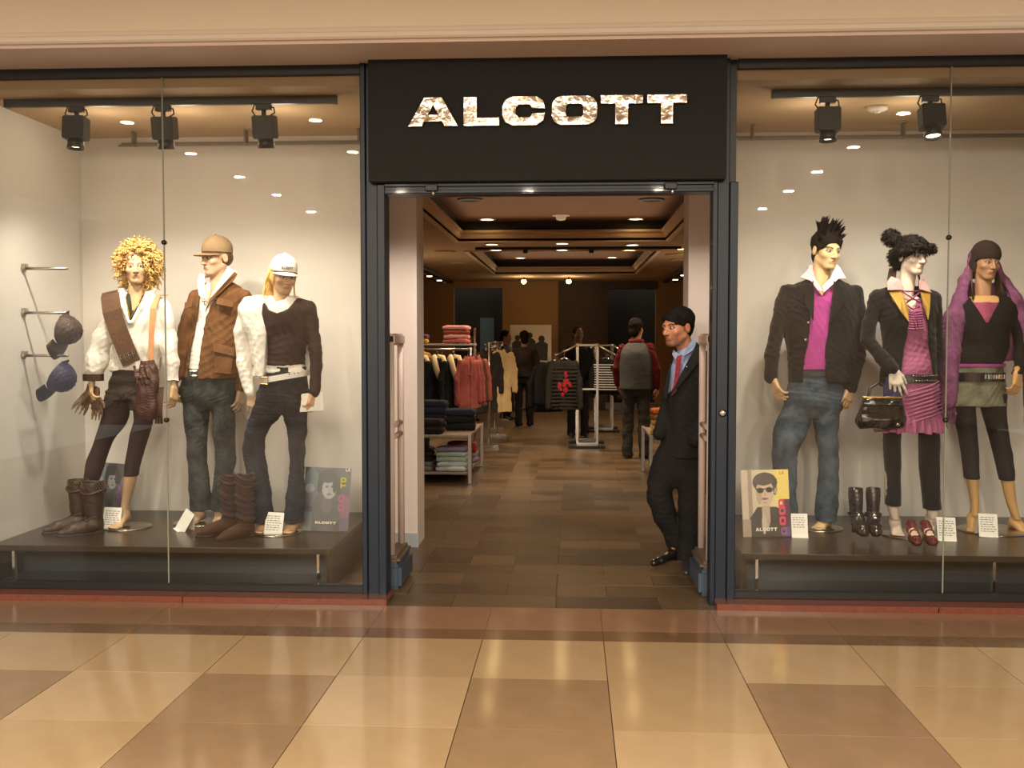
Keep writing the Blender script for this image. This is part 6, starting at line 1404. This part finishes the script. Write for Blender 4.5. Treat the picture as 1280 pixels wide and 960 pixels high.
def low_table(lab, x0, x1, y0, y1, h, wood=True):
    t = thing('display_table', lab, 'table', ((x0 + x1) / 2, (y0 + y1) / 2, 0), 0, 'low display tables'); a, b = (x1 - x0) / 2, (y1 - y0) / 2
    MB().box((-a, -b, h - .03), (a, b, h), bev=.004).build('table_top', mat('grey_shelf_board', (128, 116, 100), .5), t); MB().box((-a + .02, -b + .02, .09), (a - .02, b - .02, .115), bev=.003).build('lower_shelf', _M['grey_shelf_board'], t)
    for sx in (-1, 1):
        for sy in (-1, 1): MB().box((sx * a - .02, sy * b - .02, 0), (sx * a + .02, sy * b + .02, h + .01), bev=.004).build('leg', mat('satin_metal', (160, 154, 146), .35, .9), t)
    return t
low_table('low metal table of folded clothes at the left of the entrance', -1.75, -1.04, 4.8, 6.25, .50)
GT = 'folded clothes on the left table'
lav = cloth('fold_lavender', (128, 118, 142), .9, .12, .2); mint = cloth('fold_mint', (158, 178, 166), .9, .1, .2); ice = cloth('fold_ice', (184, 192, 196), .9, .1, .2); red = cloth('fold_red', (150, 44, 44), .9, .15, .2); blk = cloth('fold_black', (30, 29, 31), .9, .3, .2); gry = cloth('fold_grey', (110, 108, 108), .9, .15, .2)
for i, (m, n) in enumerate(((ice, 'ice blue'), (ice, 'white'), (mint, 'mint green'), (mint, 'pale green'), (lav, 'lavender'))): fold('%s folded top, %s in the front right pile under the left table' % (n, ('lowest', 'second', 'third', 'fourth', 'topmost')[i]), GT, (-1.24, 4.99, .115 + .05 * i), m, None, .85)
for i, (m, n) in enumerate(((gry, 'grey'), (gry, 'light grey'), (blk, 'black'), (blk, 'charcoal'))): fold('%s folded top, %s in the front left pile under the left table' % (n, ('lowest', 'second', 'third', 'topmost')[i]), GT, (-1.57, 5.0, .115 + .05 * i), m, None, .85, .8)
for i, (m, n) in enumerate(((lav, 'lavender'), (lav, 'purple grey'), (red, 'red'), (cols[2], 'brick red'))): fold('%s folded top, %s in the rear pile under the left table' % (n, ('lowest', 'second', 'third', 'topmost')[i]), GT, (-1.22, 5.75, .115 + .055 * i), m)
for i, (x, y, n) in enumerate(((-1.5, 5.0, 'front left'), (-1.2, 5.45, 'right'), (-1.55, 5.75, 'rear left'))):
    for k in range((2, 3, 4)[i]): fold('black folded jeans on top of the left table, %s pile, %s' % (n, ('bottom one', 'second up', 'third up', 'top one')[k]), GT, (x, y, .50 + .075 * k), blk if k < 2 else NVY, None, 1.25)
low_table('low metal table of folded clothes behind the suited man', .80, 1.5, 4.72, 5.9, .50)
GR = 'folded clothes on the right table'
gold = cloth('fold_gold', (206, 154, 62), .8, .15, .2); orange = cloth('fold_orange', (196, 108, 50), .85, .15, .2); tan = cloth('fold_tan', (150, 100, 64), .9, .2, .2)
for i, (m, n) in enumerate(((gold, 'golden yellow'), (cols[1], 'cream'), (gold, 'mustard yellow'), (tan, 'tan'), (orange, 'orange brown'))): fold('%s folded top, %s of the pile on the right table' % (n, ('lowest', 'second', 'middle', 'fourth', 'topmost')[i]), GR, (.98, 4.92, .50 + .055 * i), m, None, .95)
for i, (m, n) in enumerate(((blk, 'black'), (cols[2], 'brick red'), (gry, 'grey'))): fold('%s folded top, %s of three under the right table' % (n, ('lowest', 'middle', 'topmost')[i]), GR, (1.02, 5.0, .115 + .055 * i), m)
# low black block and a shoe by the left column
t = thing('display_block', 'low black display block behind the left white column', 'plinth', (-1.66, 3.9, 0)); MB().box((-.22, -.15, .0), (.22, .15, .05), bev=.006).build('plinth_base', M_BLK, t); MB().box((-.2, -.13, .05), (.2, .13, .07), bev=.004).build('plinth_top', M_DARK, t)
# photo board by the back wall
t = thing('photo_board', 'pale photo board with dark figures at the back of shop', 'board', (-.83, 15.5, 0))
MB().box((-.42, 0, 1.0), (.42, .03, 1.76), bev=.004).build('panel', mat('pale_board', (190, 178, 160), .7), t)
for x in (-.36, .36): MB().box((x - .02, .03, 0), (x + .02, .06, 1.7)).build('stand', M_BLK, t)
b = MB()
for x, z, w, hh in ((-.27, 1.34, .1, .28), (-.02, 1.38, .11, .3), (.22, 1.32, .12, .28)): b.prism([(x + w * .5 * math.cos(a) * 1.1, z + hh * .55 + w * .6 * math.sin(a)) for a in [2 * PI * k / 12 for k in range(12)]], 0, .001); b.prism([(x - w, z - hh), (x + w, z - hh), (x + w * 1.1, z + .05), (x + w * .5, z + hh * .35), (x - w * .5, z + hh * .35), (x - w * 1.1, z + .05)], 0, .001)
o = b.build('printed_figures', mat('dark_print', (44, 40, 38), .7), t); o.rotation_euler = (D2R(90), 0, 0); o.location = (0, -.001, 0); o['kind'] = 'stuff'
for x, lab in ((-.92, 'glowing pendant lamp at the back of the shop, left one'), (-.06, 'glowing pendant lamp at the back of the shop, right one')):
    t = thing('pendant_lamp', lab, 'lamp', (x, 14.4, 2.67), 0, 'pendant lamps at the back'); MB().tube([(0, 0, 0), (0, 0, -.03)], .006, 6).build('cord', M_BLK, t); MB().lathe([(.02, -.03), (.04, -.05), (.045, -.06)], n=14).build('holder', M_BLK, t, True); MB().lathe([(.03, -.06), (.05, -.085), (.04, -.12), (.01, -.135)], n=14).build('bulb', mat('bulb_glow', (255, 206, 120), .5, emit=30.), t, True)
    light('pendant_light', 'POINT', (x, 14.4, 2.45), 8, (1, .75, .45), shadow_soft_size=.05)
# tracks with lamps along the sides of the ceiling
for x, s, lab in ((-2.55, 1, 'long black ceiling slot with small lamps at the left of the shop'), (1.97, -1, 'long black ceiling slot with small lamps at the right of the shop')):
    t = thing('lamp_slot', lab, 'ceiling light', (x, 13.0, 2.655), 0, 'lamp slots in the shop ceiling'); MB().box((-.14, -2.6, -.05), (.14, 2.6, 0), bev=.004).build('housing', M_DARK, t)
    for i in range(7): y = -2.2 + i * .72; o = MB().lathe([(.05, -.05), (.045, -.06), (.0, -.061)], (0, y, 0), 12).build('lamp', M_LAMP if i % 2 else M_FIT, t)
t = thing('lighting_track', 'thin black lighting track across the shop ceiling between the coffers', 'track', (-.1, 7.75, 2.67)); MB().box((-1.15, -.02, -.035), (1.5, .02, 0)).build('rail', M_BLK, t)
for x in (-.5, .35): MB().box((x - .03, -.03, -.08), (x + .03, .03, -.03), bev=.004).build('adapter', M_BLK, t)

# people further back
def shopper(lab, loc, rz, h, top, legs, hairm, skin, hairlen=0, vest=None, long=False, arm=(.0, .0), turn=0):
    f = Fig('person', lab, 'person', loc, (0, 0), 1.); f.root.rotation_euler = (0, 0, rz); k = h / 1.72
    q = lambda x, y, z: np.array((x * k, y * k, z * k)); RW = lambda l: [(z * k, x * k, y * k, a * k, b * k) for z, x, y, a, b in l]
    T, R = head(f, q(0, -.01, 1.61), (turn, 4, 0), skin, .98 * k, True, neck=(.055 * k, q(0, .01, 1.42)), h=.007)
    S = Sdf(q(-.42, -.25, 0), q(.42, .25, 1.5), .014)
    S.loft(RW([(.85, 0, 0, .15, .09), (1.0, 0, 0, .13, .085), (1.3, 0, 0, .16, .09), (1.44, 0, .01, .06, .05)]))
    el = [q(s * (.25 + .02 * a), .0, 1.12) for s, a in ((-1, 0), (1, 0))]; wr = [q(-.25 + arm[0] * .3, -.04 - arm[0], .88 + arm[0] * .6), q(.25 - arm[1] * .3, -.04 - arm[1], .88 + arm[1] * .6)]
    for i, s in enumerate((-1, 1)): S.chain([(q(s * .18, .01, 1.38), .045 * k), (el[i], .04 * k), (wr[i], .03 * k)]); S.chain([(q(s * .09, 0, .88), .075 * k), (q(s * .10, -.01, .48), .055 * k), (q(s * .10, .02, .09), .04 * k)])
    f.add(S, srgb(*skin))
    for i, s in enumerate((-1, 1)): hand(f, wr[i], wr[i] - el[i], (-s * .8, -.2, 0), -1 if s < 0 else 1, skin, .95 * k, (22, 28, 22), .006)
    f.body(M_SKIN)
    S = Sdf(q(-.3, -.22, .02), q(.3, .22, 1.1), .011)
    S.loft(RW([(.78, 0, 0, .17, .11), (.90, 0, 0, .175, .115), (1.02, 0, 0, .155, .105)]))
    for s in (-1, 1): S.chain([(q(s * .085, 0, .85), .092 * k), (q(s * .10, -.01, .48), .075 * k), (q(s * .105, .015, .06), .068 * k)], .01)
    f.garment('trousers', S, legs, .008, 22, 3, (1, 1, 1.4))
    S = Sdf(q(-.45, -.28, .6), q(.45, .28, 1.52), .011); z0 = .70 if long else .90
    S.loft(RW([(z0, 0, 0, .195, .14), (1.0, 0, 0, .18, .13), (1.2, 0, 0, .19, .135), (1.34, 0, .01, .19, .115), (1.42, 0, .015, .13, .08), (1.46, 0, .02, .07, .065)]), .02)
    for i, s in enumerate((-1, 1)): S.chain([(q(s * .17, .01, 1.37), .066 * k), (el[i], .06 * k), (wr[i] * .96 + el[i] * .04, .05 * k)], .016)
    f.garment('jacket' if not vest else 'shirt', S, top, .010, 20, 5)
    if vest:
        S = Sdf(q(-.3, -.25, .8), q(.3, .25, 1.5), .011); S.loft(RW([(.86, 0, 0, .212, .165), (1.0, 0, 0, .21, .163), (1.2, 0, 0, .215, .168), (1.33, 0, .01, .19, .150), (1.40, 0, .015, .15, .105), (1.44, 0, .02, .09, .08)]), .02); f.garment('vest', S, vest, .003, 20, 6)
        MB().tube([q(-.07, .0, 1.46), q(-.05, .06, 1.45), q(.05, .06, 1.45), q(.07, 0, 1.46)], .03 * k, 8).build('collar', top, f.root, True)
    S = Sdf(q(-.16, -.17, 1.30), q(.16, .2, 1.82), .008); S.ell(T(0, .03, .045), np.array((.090, .102, .094)) * k, R); S.ell(T(0, .07, -.03), np.array((.072, .05, .085)) * k, R, .02)
    if hairlen: S.chain([(T(0, .07, -.03), .07 * k), (T(0, .09, -.03 - hairlen), .05 * k)], .02)
    S.ell(T(0, -.10, -.01), np.array((.085, .085, .09)) * k, R, .008, 's'); f.garment('hair', S, hairm, .004, 80, 7)
    for s in (-1, 1):
        S = Sdf(q(s * .1 - .08, -.25, 0), q(s * .1 + .08, .14, .14), .008); foot(S, q(s * .10, .02, .09), q(s * .115, -.17, .015), .036, bare=False); S.plane((0, 0, .0), (0, 0, -1)); S.plane((0, 0, .10 * k), (0, 0, 1)); f.garment('shoe', S, mat('black_shoe', (26, 24, 23)), 0)
    return f
SKM = (150, 104, 78)
GV = cloth('grey_quilted_vest', (70, 72, 74), .85, .15, .3); REDS = cloth('red_sleeve', (84, 16, 22), .85, .2, .2); DGT = cloth('dark_grey_trousers', (56, 54, 52), .9, .2, .2)
shopper('person in a grey vest over red sleeves, seen from behind beside the racks', (.80, 7.2, 0), D2R(168), 1.72, REDS, DGT, HAIRBLACK, SKM, 0, GV, arm=(0, .05), turn=-20)
shopper('person in a dark brown jacket walking away down the aisle', (-.80, 11.9, 0), D2R(186), 1.60, cloth('dark_brown_jacket', (44, 34, 28), .8, .3, .2), BK, HAIRBLACK, SKM, 0, None, False, (.05, .12))
shopper('person in grey with face turned sideways, left of the person in the brown jacket', (-1.2, 13.4, 0), D2R(70), 1.62, GRYC, BK, HAIRBLACK, (176, 126, 98), .06, None, False, (.2, .1))
shopper('dark haired person in black standing behind the chrome rack, facing the entrance', (.10, 10.0, 0), D2R(8), 1.66, BK, BK, HAIRBLACK, (116, 82, 62), .0, None, False, (.1, .1), 10)
shopper('person with a yellow scarf collar behind the left garment rail', (-2.02, 8.0, 0), D2R(150), 1.58, cloth('mustard_top', (170, 140, 74), .9), BK, HAIRBLACK, SKM, .05)
shopper('dark haired person far back at the left beside the coat rails', (-1.85, 13.0, 0), D2R(160), 1.62, BK, BK, HAIRBLACK, SKM, .04)
